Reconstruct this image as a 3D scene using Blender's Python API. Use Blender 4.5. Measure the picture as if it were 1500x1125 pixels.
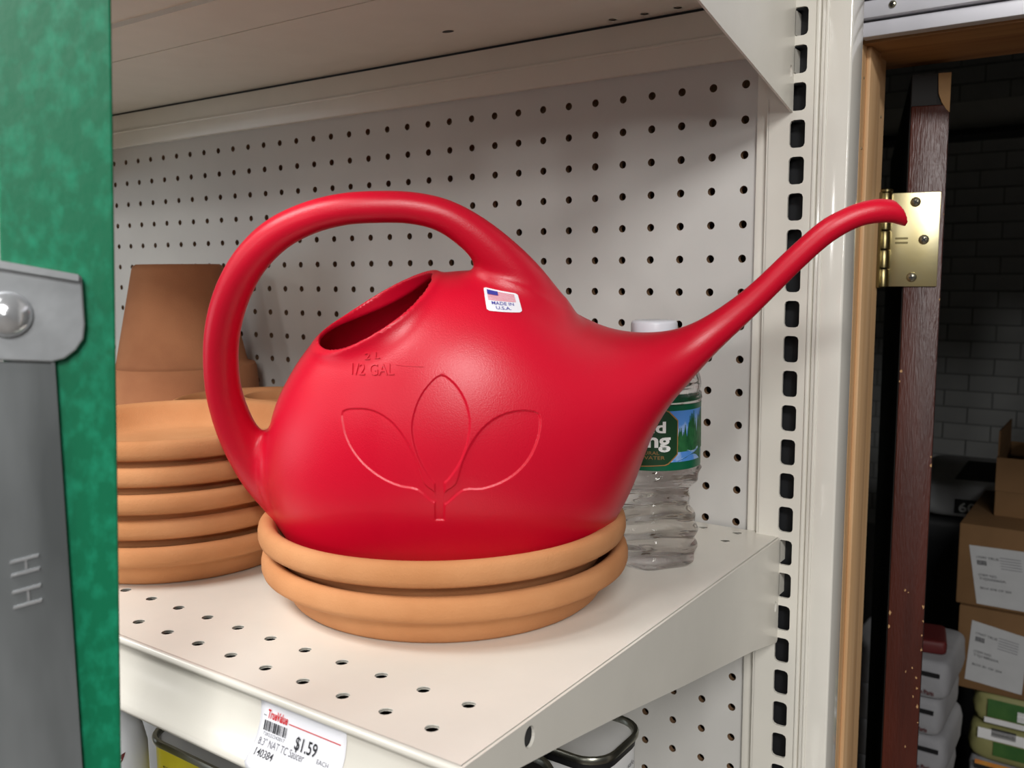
import bpy, bmesh, math, random
import numpy as np
from mathutils import Vector, Matrix
from mathutils.bvhtree import BVHTree
for o in list(bpy.data.objects): bpy.data.objects.remove(o)
S = bpy.context.scene
COL = S.collection
# ================================================================ camera
cam = bpy.data.cameras.new('camera'); cam_o = bpy.data.objects.new('camera', cam); COL.objects.link(cam_o); S.camera = cam_o
cam.sensor_width = 36; cam.lens = 1338.4/1500*36; cam.clip_start = .01
CAMP = Vector((.25576, -.66724, .19664))
_r = Vector((.81926422, .57336248, -.00784906)); _d = Vector((.06504146, -.10651871, -.99218112)); _f = Vector((-.5697155, .81234797, -.1245593))
cam_o.matrix_world = Matrix(((_r.x, -_d.x, -_f.x, CAMP.x), (_r.y, -_d.y, -_f.y, CAMP.y), (_r.z, -_d.z, -_f.z, CAMP.z), (0, 0, 0, 1)))
cam.dof.use_dof = True; cam.dof.focus_distance = .60; cam.dof.aperture_fstop = 16
# ================================================================ world, assumed store lamps, exposure
W = bpy.data.worlds.new('world'); S.world = W; W.use_nodes = True
W.node_tree.nodes['Background'].inputs[0].default_value = (1.0, .98, .95, 1); W.node_tree.nodes['Background'].inputs[1].default_value = .05
def lamp(x, y, z, e, sx=1.2, sy=.3, col=(1, .985, .96)):
    l = bpy.data.lights.new('assumed_ceiling_lamp', 'AREA'); l.shape = 'RECTANGLE'; l.size = sx; l.size_y = sy; l.energy = e; l.color = col
    o = bpy.data.objects.new('assumed_ceiling_lamp', l); o.location = (x, y, z); COL.objects.link(o)  # ceiling lamp out of view, assumed from the way the light falls
for x, y, e in ((1.45, -2.1, 84), (-.55, -1.45, 42), (-2.6, -1.6, 12)):
    lamp(x, y, 1.5, e, 1.2, .5)
def globe(x, y, z, e):
    l = bpy.data.lights.new('assumed_far_lamp', 'POINT'); l.energy = e; l.shadow_soft_size = .22; l.color = (1, .985, .96)
    o = bpy.data.objects.new('assumed_far_lamp', l); o.location = (x, y, z); COL.objects.link(o)  # unseen lamp, assumed far down the store, adding low light from the front
for x, y, e in ((2.4, -3.4, 60), (1.2, -9.2, 130), (-1.3, -5.4, 75), (3.6, -5.4, 120), (-3.2, -3.0, 20), (-3.4, -5.4, 30)): globe(x, y, 1.35, e)  # second lamp is added to carry light onto the storeroom bricks
# cool fill light added far left, for an assumed, unseen shop window
wl = bpy.data.lights.new('assumed_window_fill', 'AREA'); wl.shape = 'RECTANGLE'; wl.size = 2.6; wl.size_y = 1.9; wl.energy = 26; wl.color = (.86, .93, 1.0)
wo = bpy.data.objects.new('assumed_window_fill', wl); wo.location = (-5.0, -3.6, -.25); wo.rotation_euler = Vector((4.8, 3.4, .25)).to_track_quat('-Z', 'Y').to_euler(); COL.objects.link(wo)
S.view_settings.view_transform = 'Standard'; S.view_settings.look = 'None'; S.view_settings.gamma = 1; S.view_settings.use_curve_mapping = False
S.view_settings.exposure = 0.0
# ================================================================ helpers
def lin(c): return tuple((v/255/12.92 if v/255 <= .04045 else ((v/255+.055)/1.055)**2.4) for v in c)
def mat(name, c, rough=.5, metal=0., var=.06, vs=30., bump=0., bs=200., spec=.5, c2=None, stretch=None, coat=0., detail=4., ramp=(.3, .7)):
    m = bpy.data.materials.new(name); m.use_nodes = True; nt = m.node_tree; n = nt.nodes; L = nt.links
    b = n['Principled BSDF']; b.inputs['Roughness'].default_value = rough; b.inputs['Metallic'].default_value = metal
    b.inputs['Specular IOR Level'].default_value = spec; b.inputs['Coat Weight'].default_value = coat
    tc = n.new('ShaderNodeTexCoord'); mp = n.new('ShaderNodeMapping'); L.new(tc.outputs['Object'], mp.inputs[0])
    if stretch: mp.inputs['Scale'].default_value = stretch
    no = n.new('ShaderNodeTexNoise'); no.inputs['Scale'].default_value = vs; no.inputs['Detail'].default_value = detail; L.new(mp.outputs[0], no.inputs['Vector'])
    cr = n.new('ShaderNodeValToRGB'); L.new(no.outputs[0], cr.inputs[0])
    a = lin(c); e = lin(c2) if c2 else tuple(min(1, v*(1+var)) for v in a); a2 = a if c2 else tuple(v*(1-var) for v in a)
    cr.color_ramp.elements[0].position = ramp[0]; cr.color_ramp.elements[1].position = ramp[1]
    cr.color_ramp.elements[0].color = (*a2, 1); cr.color_ramp.elements[1].color = (*e, 1)
    L.new(cr.outputs[0], b.inputs['Base Color'])
    if bump:
        n2 = n.new('ShaderNodeTexNoise'); n2.inputs['Scale'].default_value = bs; n2.inputs['Detail'].default_value = 3; L.new(mp.outputs[0], n2.inputs['Vector'])
        bp = n.new('ShaderNodeBump'); bp.inputs['Strength'].default_value = bump; bp.inputs['Distance'].default_value = .001
        L.new(n2.outputs[0], bp.inputs['Height']); L.new(bp.outputs[0], b.inputs['Normal'])
    return m
M = {}
M['cream'] = mat('cream_enamel', (228, 224, 214), .27, var=.02, bump=.03, bs=500)
M['cream_gloss'] = mat('glossy_cream_enamel', (226, 222, 213), .09, var=.01, spec=.7)
M['peg'] = mat('painted_hardboard', (205, 203, 199), .38, var=.03, vs=14, bump=.04, bs=300)
M['hard'] = mat('raw_hardboard', (120, 92, 66), .8)
M['void'] = mat('dark_steel_and_shade', (26, 27, 30), .6)  # steel of the beam; elsewhere shade of gaps and holes as a colour
M['red'] = mat('red_plastic', (208, 5, 42), .36, var=.03, vs=8, bump=.12, bs=1400, spec=.5)
M['terra'] = mat('terracotta', (204, 146, 100), .85, vs=22, c2=(190, 130, 84), bump=.25, bs=900, spec=.25)
M['terra_dark'] = mat('terracotta_pot', (176, 120, 84), .85, vs=18, c2=(158, 104, 72), bump=.25, bs=900, spec=.25)
M['chip'] = mat('chipped_rim', (205, 190, 175), .9)
M['green'] = mat('green_fibreglass', (0, 112, 76), .4, vs=170, c2=(24, 150, 112), ramp=(.46, .86), bump=.1, bs=150, detail=8, stretch=(1.6, 1, .8))
M['alu'] = mat('aluminium', (168, 171, 174), .36, .5, var=.12, vs=60, bump=.1, bs=120)
M['alu_dark'] = mat('weathered_aluminium', (96, 100, 101), .38, .45, vs=22, c2=(150, 154, 156), stretch=(1, 1, .25), ramp=(.4, .8), bump=.08, bs=150)
M['shiny'] = mat('polished_steel', (222, 224, 227), .16, .7, var=.05)
M['white'] = mat('white_paper', (240, 240, 246), .6, var=.01)
M['label_white'] = mat('white_label', (232, 232, 232), .5, var=.02)
M['label_dim'] = mat('dimmed_white_label', (186, 187, 188), .6, var=.04)  # darker copy of the white label, storeroom dimness put into the colour
M['ink'] = mat('black_ink', (38, 38, 44), .7)
M['greyink'] = mat('grey_ink', (110, 110, 118), .7)
M['palegrey'] = mat('pale_grey_ink', (175, 175, 185), .7)
M['redink'] = mat('red_ink', (205, 40, 48), .6)
M['pinkink'] = mat('pink_ink', (235, 130, 150), .6)
M['blueink'] = mat('blue_ink', (60, 62, 160), .6)
M['whiteink'] = mat('white_ink', (238, 240, 238), .5)
M['goldink'] = mat('gold_ink', (150, 110, 60), .5)
M['wood'] = mat('pale_pine', (232, 192, 146), .55, vs=9, c2=(212, 168, 120), stretch=(9, 9, .55), bump=.1, bs=60, detail=6)
M['wood_h'] = mat('pine_header', (196, 146, 94), .55, vs=9, c2=(160, 110, 66), stretch=(.55, 9, 9), bump=.1, bs=60, detail=6)
M['trim'] = mat('white_trim', (240, 240, 248), .4, var=.02)
M['trim_grey'] = mat('grey_paint_and_shade', (168, 166, 163), .6, var=.03)  # wall grey, also the painted-in shade on the left trim boards
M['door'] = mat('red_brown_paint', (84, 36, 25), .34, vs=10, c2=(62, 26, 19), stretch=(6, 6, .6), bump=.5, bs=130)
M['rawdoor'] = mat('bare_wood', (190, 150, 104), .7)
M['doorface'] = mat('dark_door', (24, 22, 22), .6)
M['brass'] = mat('brass_plate', (226, 208, 150), .34, 1., vs=20, c2=(222, 214, 178), bump=.03)
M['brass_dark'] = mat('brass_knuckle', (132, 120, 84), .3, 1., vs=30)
M['screw'] = mat('zinc_screw', (190, 186, 165), .3, 1.)
M['brickm'] = mat('grey_painted_brick', (212, 214, 212), .8, vs=3, c2=(188, 190, 190), bump=.3, bs=40)
M['mortar'] = mat('grey_mortar', (150, 152, 152), .9, vs=6)
M['dim'] = mat('storeroom_paint', (190, 192, 188), .85, vs=2)
M['floor'] = mat('grey_floor', (86, 78, 70), .6, vs=3)
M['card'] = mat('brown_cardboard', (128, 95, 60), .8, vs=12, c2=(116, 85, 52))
M['card_d'] = mat('cardboard_slot', (40, 32, 24), .9)
M['sack'] = mat('white_paper_sack', (172, 172, 174), .9, vs=8, c2=(146, 146, 150), bump=1., bs=45, spec=.2)
M['sack_dark'] = mat('black_plastic_sack', (30, 32, 36), .45, bump=.5, bs=25)
M['sack_grey'] = mat('grey_paper_sack', (212, 214, 216), .8, vs=8, bump=.5, bs=30)
M['sack_yellow'] = mat('straw_coloured_sack', (160, 156, 104), .55, vs=6, c2=(138, 138, 88), bump=.5, bs=30)
M['greenprint'] = mat('green_print', (44, 92, 38), .6, vs=30, c2=(66, 108, 48))
M['orange'] = mat('orange_print', (205, 110, 40), .55, vs=40, c2=(200, 150, 60))
M['maroon'] = mat('maroon_print', (92, 26, 26), .6)
M['tin'] = mat('dark_tin_lid', (60, 61, 54), .40, .2, vs=10)
M['tin_rim'] = mat('tin_seam', (150, 150, 140), .3, 1.)
M['yellow'] = mat('yellow_print', (214, 200, 30), .5, var=.03)
M['black'] = mat('black_print', (22, 22, 24), .5)
M['plastic_white'] = mat('white_plastic', (205, 207, 210), .4, var=.02)
M['cap'] = mat('milky_cap', (232, 234, 242), .35, var=.02)
M['pine'] = mat('tree_print', (16, 72, 40), .4, vs=220, c2=(44, 110, 62))
M['water_print'] = mat('stream_print', (190, 210, 230), .4, vs=200, c2=(110, 150, 200))
M['label_green'] = mat('label_green', (8, 92, 62), .35, var=.05)
M['badge'] = mat('badge_green', (24, 62, 36), .35, var=.05)
M['sky'] = mat('label_sky', (82, 140, 215), .35, vs=70, c2=(210, 225, 242), ramp=(.5, .75))
def glass():
    m = bpy.data.materials.new('clear_water_bottle'); m.use_nodes = True; n = m.node_tree.nodes; L = m.node_tree.links
    n.remove(n['Principled BSDF']); out = n['Material Output']
    g = n.new('ShaderNodeBsdfGlass'); g.inputs['IOR'].default_value = 1.33; g.inputs['Roughness'].default_value = .0; g.inputs['Color'].default_value = (1, 1, 1, 1)
    t = n.new('ShaderNodeBsdfTransparent'); x = n.new('ShaderNodeMixShader'); x.inputs[0].default_value = .15
    tc = n.new('ShaderNodeTexCoord'); no = n.new('ShaderNodeTexNoise'); no.inputs['Scale'].default_value = 150; L.new(tc.outputs['Object'], no.inputs['Vector'])
    bp = n.new('ShaderNodeBump'); bp.inputs['Strength'].default_value = .04; bp.inputs['Distance'].default_value = .002; L.new(no.outputs[0], bp.inputs['Height']); L.new(bp.outputs[0], g.inputs['Normal'])
    L.new(g.outputs[0], x.inputs[1]); L.new(t.outputs[0], x.inputs[2]); L.new(x.outputs[0], out.inputs[0]); return m
M['glass'] = glass()

def obj(name, V, F, m, parent=None, smooth=False, angle=None):
    me = bpy.data.meshes.new(name); me.from_pydata([tuple(map(float, v)) for v in V], [], [tuple(map(int, f)) for f in F]); me.update()
    return link(name, me, m, parent, smooth, angle)
def link(name, me, m, parent=None, smooth=False, angle=None):
    if m is not None: me.materials.clear(); me.materials.append(M[m] if isinstance(m, str) else m)
    o = bpy.data.objects.new(name, me); COL.objects.link(o)
    if smooth or angle:
        me.polygons.foreach_set('use_smooth', [True]*len(me.polygons))
        if angle: me.set_sharp_from_angle(angle=math.radians(angle))
    if parent: o.parent = parent
    return o
def thing(name, label, cat, loc=(0, 0, 0), group=None, rz=0, kind=None):
    o = bpy.data.objects.new(name, None); COL.objects.link(o); o.location = loc; o.rotation_euler = (0, 0, rz); o.empty_display_size = .02
    tag(o, label, cat, group); return o
def tag(o, label, cat, group=None):
    o['label'] = label; o['category'] = cat
    if group: o['group'] = group
    return o
def struct(o, label=None, cat=None):
    o['kind'] = 'structure'
    if label: o['label'] = label; o['category'] = cat
    return o
def copy_tree(o, parent=None):
    c = o.copy(); COL.objects.link(c); c.parent = parent
    for ch in [x for x in bpy.data.objects if x.parent == o]: copy_tree(ch, c)
    return c
def box(x0, x1, y0, y1, z0, z1):
    V = [(x, y, z) for z in (z0, z1) for y in (y0, y1) for x in (x0, x1)]
    return V, [(0, 2, 3, 1), (4, 5, 7, 6), (0, 1, 5, 4), (2, 6, 7, 3), (0, 4, 6, 2), (1, 3, 7, 5)]
def bbox(name, b, m, parent=None, bev=0., seg=2):
    bm = bmesh.new(); V, F = box(*b); vs = [bm.verts.new(v) for v in V]
    for f in F: bm.faces.new([vs[i] for i in f])
    if bev: bmesh.ops.bevel(bm, geom=bm.edges[:], offset=bev, segments=seg, affect='EDGES', profile=.5)
    me = bpy.data.meshes.new(name); bm.to_mesh(me); bm.free()
    return link(name, me, m, parent, angle=40 if bev else None)
def lathe(prof, seg=64, close=False, fn=None):
    V = []; F = []; n = len(prof)
    for i in range(seg):
        t = 2*math.pi*i/seg
        for r, z in prof:
            rr = fn(r, z, t) if fn else r
            V.append((rr*math.cos(t), rr*math.sin(t), z))
    for i in range(seg):
        j = (i+1) % seg
        for k in range(n-1 if not close else n): F.append((i*n+k, j*n+k, j*n+(k+1) % n, i*n+(k+1) % n))
    if not close:
        if prof[0][0] > 1e-6: F.append([i*n for i in range(seg)][::-1])
        if prof[-1][0] > 1e-6: F.append([i*n+n-1 for i in range(seg)])
    return V, F
def tube(name, P, r, m, parent=None, seg=12, smooth=True):
    P = [Vector(p) for p in P]; V = []; F = []
    for i, p in enumerate(P):
        t = (P[min(i+1, len(P)-1)]-P[max(i-1, 0)]).normalized(); a = t.orthogonal().normalized(); b = t.cross(a)
        for k in range(seg):
            q = 2*math.pi*k/seg; V.append(p+a*r*math.cos(q)+b*r*math.sin(q))
    for i in range(len(P)-1):
        for k in range(seg): F.append((i*seg+k, i*seg+(k+1) % seg, (i+1)*seg+(k+1) % seg, (i+1)*seg+k))
    F.append(list(range(seg))[::-1]); F.append([(len(P)-1)*seg+k for k in range(seg)])
    return obj(name, V, F, m, parent, angle=50)
def prism(name, poly, h, m, parent=None, fn=None):
    """poly in 2D (u,w) with thickness h, mapped by fn(u,w,d)"""
    fn = fn or (lambda u, w, d: (u, w, d)); n = len(poly)
    V = [fn(u, w, 0) for u, w in poly]+[fn(u, w, h) for u, w in poly]
    F = [list(range(n))[::-1], [n+i for i in range(n)]]+[(i, (i+1) % n, n+(i+1) % n, n+i) for i in range(n)]
    return obj(name, V, F, m, parent)
def plate(xs, ys, holes, depth, fn):
    """sheet of cells; holes[(i,j)] = list of 4*K points round the hole (quadrant order); fn(x, y, d) -> 3D"""
    V = []; F = []; idx = {}
    def v(x, y, d):
        k = (round(x, 6), round(y, 6), d)
        if k not in idx: idx[k] = len(V); V.append(fn(x, y, d))
        return idx[k]
    tubes = []
    for i in range(len(xs)-1):
        for j in range(len(ys)-1):
            x0, x1, y0, y1 = xs[i], xs[i+1], ys[j], ys[j+1]
            c = [v(x1, y1, 0), v(x0, y1, 0), v(x0, y0, 0), v(x1, y0, 0)]
            if (i, j) not in holes: F.append(c); continue
            h = holes[(i, j)]; N = len(h); K = N//4; p = [v(a, b, 0) for a, b in h]; pd = [v(a, b, depth) for a, b in h]
            for q in range(4):
                for k in range(K): F.append((c[q], p[(q*K+k+1) % N], p[q*K+k]))
                F.append((c[q], c[(q+1) % 4], p[((q+1)*K) % N]))
            for k in range(N): tubes.append((p[k], p[(k+1) % N], pd[(k+1) % N], pd[k]))
    return V, F, tubes
def circ(cx, cy, r, n=12, ry=None): return [(cx+r*math.cos(2*math.pi*k/n), cy+(ry or r)*math.sin(2*math.pi*k/n)) for k in range(n)]
def rrect_hole(cx, cy, w, h, r):
    q = [(w, 0), (w, h-r), (w-.3*r, h-.3*r), (w-r, h)]
    out = q+[(0, h), (-w+r, h), (-w+.3*r, h-.3*r), (-w, h-r)]+[(-a, -b) for a, b in q]+[(0, -h), (w-r, -h), (w-.3*r, -h+.3*r), (w, -h+r)]
    return [(cx+a, cy+b) for a, b in out]
def text2d(s, size, shear=0., bold=0., align='LEFT', sx=1.):
    cu = bpy.data.curves.new('print', 'FONT'); cu.body = s; cu.size = size; cu.shear = shear; cu.offset = bold; cu.align_x = align; cu.resolution_u = 3
    o = bpy.data.objects.new('print', cu); COL.objects.link(o); bpy.context.view_layer.update()
    me = bpy.data.meshes.new_from_object(o.evaluated_get(bpy.context.evaluated_depsgraph_get()))
    V = [(v.co.x*sx, v.co.y) for v in me.vertices]; F = [tuple(p.vertices) for p in me.polygons]
    bpy.data.objects.remove(o); bpy.data.curves.remove(cu); bpy.data.meshes.remove(me)
    return V, F
def print_text(name, s, size, m, parent, fn, **k):
    V, F = text2d(s, size, **k); return obj(name, [fn(u, w) for u, w in V], F, m, parent)
def fit_text(name, s, m, parent, fn, u0, u1, w0, h, **k):
    """text squeezed between u0 and u1, baseline w0, cap height about h"""
    V, F = text2d(s, 1., **k); a = min(v[0] for v in V); b = max(v[0] for v in V); t = max(v[1] for v in V); lo = min(0, 0)
    return obj(name, [fn(u0+(v[0]-a)/(b-a)*(u1-u0), w0+v[1]/t*h) for v in V], F, m, parent)
# ================================================================ the setting: store floor, door wall, storeroom
FZ = -1.62
def sbox(name, b, m, label=None, parent=None, bev=0):
    o = bbox(name, b, m, parent, bev)
    if not parent: struct(o)
    return o
YW = .18; XJ = .0355; ZH = .3875; XR = 1.35; YB = .262
flo = sbox('floor', (-5, 5, -7, 4.3, FZ-.05, FZ), 'floor')
wf = sbox('wall_doorway', (-3, XJ-.02, YW, YB, FZ, 1.6), 'trim_grey')
sbox('wall_right_of_doorway', (XR+.02, 3.5, YW, YB, FZ, 1.6), 'trim_grey')
sbox('wall_above_doorway', (XJ-.02, XR+.02, YW, YB, ZH+.03, 1.6), 'trim_grey')
jb = sbox('door_1', (XJ-.02, XJ, YW, YB, FZ, ZH), 'wood')
bbox('stop_strip', (XJ, XJ+.004, YW+.012, YW+.048, FZ, ZH), 'wood', jb, .001)
for z, y in ((.36, .186), (.335, .25), (.30, .187)):
    V, F = lathe([(.0, .0006), (.0012, .0004), (.0014, 0)], 10); obj('nail_head', [(XJ+c, y+a, z+b) for a, b, c in V], F, 'screw', jb, True)
bbox('head_jamb', (XJ-.02, XR+.02, YW, .302, ZH, ZH+.03), 'wood_h', jb)
bbox('side_jamb', (XR, XR+.02, YW, YB, FZ, ZH), 'wood', jb)
# white grooved boards above the doorway
tr = struct(bpy.data.objects.new('trim_1', None)); COL.objects.link(tr)
for z0, z1, y in ((ZH+.002, ZH+.0145, .166), (ZH+.016, ZH+.0305, .160), (ZH+.032, ZH+.075, .154), (ZH+.077, ZH+.16, .150)):
    bbox('trim_board', (XJ+.001, XR+.1, y, YW, z0, z1), 'trim', tr, .0015)
    bbox('trim_board', (-.6, XJ+.001, y+.001, YW, z0, z1), 'trim_grey', tr, .0015)  # left run of the white boards, its shade put into the grey
def screw_head(name, c, ax, r, parent, m='screw', slot=True):
    """round screw head with a cross recess, facing direction ax"""
    a = Vector(ax).normalized(); u = a.orthogonal().normalized(); w = a.cross(u); c = Vector(c)
    V, F = lathe([(r, 0), (r, r*.18), (r*.8, r*.42), (0, r*.5)], 20)
    o = obj(name, [c+u*x+w*y+a*z for x, y, z in V], F, m, parent, True)
    if slot:
        k = r*.52; t = r*.15; P = [(k, -t), (k, t), (t, t), (t, k), (-t, k), (-t, t), (-k, t), (-k, -t), (-t, -t), (-t, -k), (t, -k), (t, -t)]
        g = random.random()*1.5
        obj('cross_recess', [c+u*(x*math.cos(g)-y*math.sin(g))+w*(x*math.sin(g)+y*math.cos(g))+a*(r*.53) for x, y in P], [(0, 1, 2, 11), (3, 4, 5, 2), (5, 6, 7, 8), (8, 9, 10, 11), (2, 5, 8, 11)], 'black', o)
    return o
random.seed(4)
screw_head('screw', (.063, .1595, ZH+.024), (0, -1, 0), .003, tr)
# storeroom behind: brick wall, side walls, ceiling
sbox('wall_left', (-1.75, -1.65, YB, 4.3, FZ, 1.2), 'dim'); sbox('wall_right', (2.2, 2.3, YB, 4.3, FZ, 1.2), 'dim')
sbox('ceiling', (-1.75, 2.3, YB, 4.3, 1.15, 1.25), 'dim')
bw = sbox('wall_back', (-1.75, 2.3, 4.05, 4.15, FZ, 1.2), 'mortar')
bl, bh, bg = .205, .078, .006
Vb, Fb = box(-bl/2+bg/2, bl/2-bg/2, -.012, .01, -bh/2+bg/2, bh/2-bg/2)
bme = bpy.data.meshes.new('brick'); bme.from_pydata(Vb, [], Fb); bme.materials.append(M['brickm'])
for r in range(29):
    for c in range(10):
        o = bpy.data.objects.new('brick', bme); COL.objects.link(o); o.parent = bw
        o.location = (-1.25+c*bl+(r % 2)*bl/2, 4.05+random.uniform(-.002, .002), -1.05+r*bh)
bm_ = thing('ceiling_beam', 'dark beam running under the storeroom ceiling', 'beam'); bbox('beam_web', (-1.6, 2.1, 2.9, 2.98, .66, .76), 'dim', bm_); bbox('beam_flange', (-1.6, 2.1, 2.84, 3.04, .64, .66), 'void', bm_)
for x in (-1.2, 1.6): bbox('hanger', (x-.02, x+.02, 2.92, 2.96, .76, 1.15), 'void', bm_)
# ---------------------------------------------------------------- the open door, its hinge
ang = math.radians(14); xr = Vector((math.cos(ang), math.sin(ang), 0)); dv = Vector((-math.sin(ang), math.cos(ang), 0)); DO = Vector((.0744, .2805, 0))
def dp(a, b, z): return DO+xr*a+dv*b+Vector((0, 0, z))
def dbox(name, a0, a1, b0, b1, z0, z1, m, parent, bev=0.):
    o = bbox(name, (a0, a1, b0, b1, z0, z1), m, parent, bev); o.data.transform(Matrix.Translation(DO) @ Matrix.Rotation(ang, 4, 'Z')); return o
dr = thing('door', 'red-brown painted door standing open into the dark storeroom', 'door')
dbox('door_leaf', -.0195, .0150, .002, .76, FZ+.012, .3745, 'doorface', dr, .001)  # face near-black: the shadow it stands in is put into its colour
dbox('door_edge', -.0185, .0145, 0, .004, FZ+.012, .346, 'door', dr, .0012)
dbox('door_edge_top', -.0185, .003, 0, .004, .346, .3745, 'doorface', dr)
prism('bare_corner', [(.0035, .3745), (.0145, .3745), (.0145, .3385), (.0115, .3415), (.0075, .348), (.0045, .356)], .0045, 'rawdoor', dr, lambda u, w, d: dp(u, .0042-d, w))
for a, z, s in ((-.017, .095, .004), (-.018, .085, .003), (.0135, .012, .003), (.014, .004, .004), (-.004, -.125, .003), (-.001, -.127, .002), (-.017, -.15, .0035), (-.0175, -.165, .003), (.013, -.14, .003), (.0138, -.155, .003), (.013, -.17, .003), (.0135, -.185, .003), (.006, -.205, .002), (.01, -.215, .003), (.011, -.226, .004), (.008, -.235, .003), (.012, -.245, .004), (.0, -.21, .002), (.0135, -.262, .003), (.003, -.29, .002), (.014, .165, .003), (.0138, .245, .002)):
    n = 9; q = random.uniform(.25, .8); P = [(a+s*random.uniform(.25, 1)*math.cos(t*2*math.pi/n)*.42, z+s*q*random.uniform(.3, 1.3)*math.sin(t*2*math.pi/n)) for t in range(n)]
    P = [(min(max(u, -.0183), .0144), w) for u, w in P]
    prism('paint_chip', P, .0003, 'rawdoor', dr, lambda u, w, d: dp(u, -.00005-d, w))
hg = thing('door_hinge', 'brass butt hinge screwed to the edge of the open door', 'hinge')
dbox('leaf', -.034, .0108, -.0028, -.0006, .1772, .2660, 'brass', hg, .0006)
hx, hy = -.0375, -.005
for k in range(5):
    z0 = .1765+k*.0181; V, F = lathe([(.0056, z0+.0004), (.0062, z0+.001), (.0062, z0+.0167), (.0056, z0+.0175)], 24)
    obj('knuckle', [dp(hx+x, hy+y, z) for x, y, z in V], F, 'brass_dark', hg, angle=40)
V, F = lathe([(.004, .266), (.0066, .2672), (.0066, .2692), (.004, .2705), (0, .2707)], 24); obj('pin_head', [dp(hx+x, hy+y, z) for x, y, z in V], F, 'brass_dark', hg, angle=40)
# leaf on the jamb, edge-on
V, F = box(.0360, .0385, .2565, .2615, .1765, .2665); obj('jamb_leaf', V, F, 'brass_dark', hg)
tube('jamb_knuckle_bar', [dp(hx-.0075, hy+.001, .1765), dp(hx-.0075, hy+.001, .2665)], .0022, 'brass_dark', hg, 10).name = 'jamb_leaf_roll'  # slim bar of dark brass beside the knuckles
for a, z in ((-.011, .2571), (-.0024, .2216), (-.0116, .1861)): screw_head('screw', dp(a, -.0027, z), -dv, .0046, hg)
for z, w in ((.2230, .0055), (.2188, .0055)): prism('stamped_mark', [(-.0272, z-.0009), (-.0165, z-.0009), (-.0160, z), (-.0165, z+.0010), (-.0272, z+.0010), (-.0278, z)], .0003, 'brass_dark', hg, lambda u, w, d: dp(u, -.0027-d, w))
# ================================================================ shelving unit
ZS = -.0035
pb = thing('pegboard_panel', 'off-white perforated hardboard back panel of the shelving bay', 'pegboard')
P = .0254; NC = 45
xs = [P*(k-.5-NC+1) for k in range(NC+1)]; zs = [P*(13.5-k) for k in range(31)][::-1]; zs = zs+[.3480]
zs = [-.55]+zs; holes = {}
for i in range(NC):
    for j in range(1, len(zs)-2): holes[(i, j)] = circ((xs[i]+xs[i+1])/2, (zs[j]+zs[j+1])/2, .0031, 12)
V, F, T = plate(xs, zs, holes, 1, lambda x, z, d: (x, .0048 if d else 0, z))
obj('board', V, F, 'peg', pb)
used = sorted({i for t in T for i in t}); rm = {a: b for b, a in enumerate(used)}
obj('hole_walls', [V[i] for i in used], [[rm[i] for i in t] for t in T], 'hard', pb)
bbox('back_sheet', (-1.13, .0127, .03, .034, -.55, .348), 'hard', pb)
rl = thing('top_rail', 'cream steel rail running along the top of the pegboard', 'rail')
bbox('face', (-1.13, .02, -.0075, -.0005, .3475, .3858), 'cream', rl, .0012)
bbox('bead', (-1.13, .02, -.0088, -.0072, .3640, .3665), 'cream', rl, .0007)
bbox('gap_shade_strip', (-1.13, .02, -.0042, -.0005, .3858, .44), 'void', rl)  # dark strip added to keep the gap above the rail black
# slotted upright
up = thing('shelf_upright', 'cream slotted steel upright at the end of the shelving bay', 'upright')
YU = -.0100; z0 = .3661+.0254*14+.0127
zc = [z0-.0254*k for k in range(46)][::-1]
hs = {(1, j): rrect_hole(.0420, (zc[j]+zc[j+1])/2, .0055, .0096, .0028) for j in range(len(zc)-1)}
V, F, T = plate([.0212, .0350, .0490, .0532], zc, hs, 1, lambda x, z, d: (x, YU+.0022 if d else YU, z))
obj('slotted_face', V, F+T, 'cream', up)
bbox('slot_shade_block', (.0222, .0520, YU+.012, .045, FZ, zc[-1]), 'void', up)  # dark block behind the slots, their shade put into its colour
bbox('side_flange', (.0200, .0214, YU, .045, FZ, zc[-1]), 'cream', up)
bbox('lower_post', (.0212, .0532, YU, .045, FZ, zc[0]), 'cream', up)
bbox('edge_strip', (.0102, .0196, -.0045, -.0008, -.55, .3475), 'cream', up, .0015)
bbox('bead', (.0534, .0562, YU-.0016, .0172, FZ, zc[-1]), 'cream', up, .001)
bbox('end_post', (.0566, .0778, YU-.0006, .0172, FZ, zc[-1]), 'cream_gloss', up, .0016, 3)
bbox('end_rib', (.0600, .0622, YU-.0018, YU, FZ, zc[-1]), 'cream', up, .0006)
# ---------------------------------------------------------------- shelves
def lathe_x(x0, x1, cy, cz, ry, rz, n=20):
    V = [(x, cy+ry*math.cos(2*math.pi*k/n), cz+rz*math.sin(2*math.pi*k/n)) for x in (x0, x1) for k in range(n)]
    return V, [list(range(n))[::-1], [n+k for k in range(n)]]+[(k, (k+1) % n, n+(k+1) % n, n+k) for k in range(n)]
def cut(o, V, F):
    me = bpy.data.meshes.new('cutter'); me.from_pydata(V, [], F); c = bpy.data.objects.new('cutter', me); COL.objects.link(c)
    par = o.parent; o.parent = None
    md = o.modifiers.new('cut', 'BOOLEAN'); md.operation = 'DIFFERENCE'; md.object = c; md.solver = 'EXACT'
    bpy.context.view_layer.update(); new = bpy.data.meshes.new_from_object(o.evaluated_get(bpy.context.evaluated_depsgraph_get()))
    o.modifiers.clear(); nm = o.data.name; o.data = new; new.name = nm; bpy.data.objects.remove(c); o.parent = par
HX = .0076; PX = .0275
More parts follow.
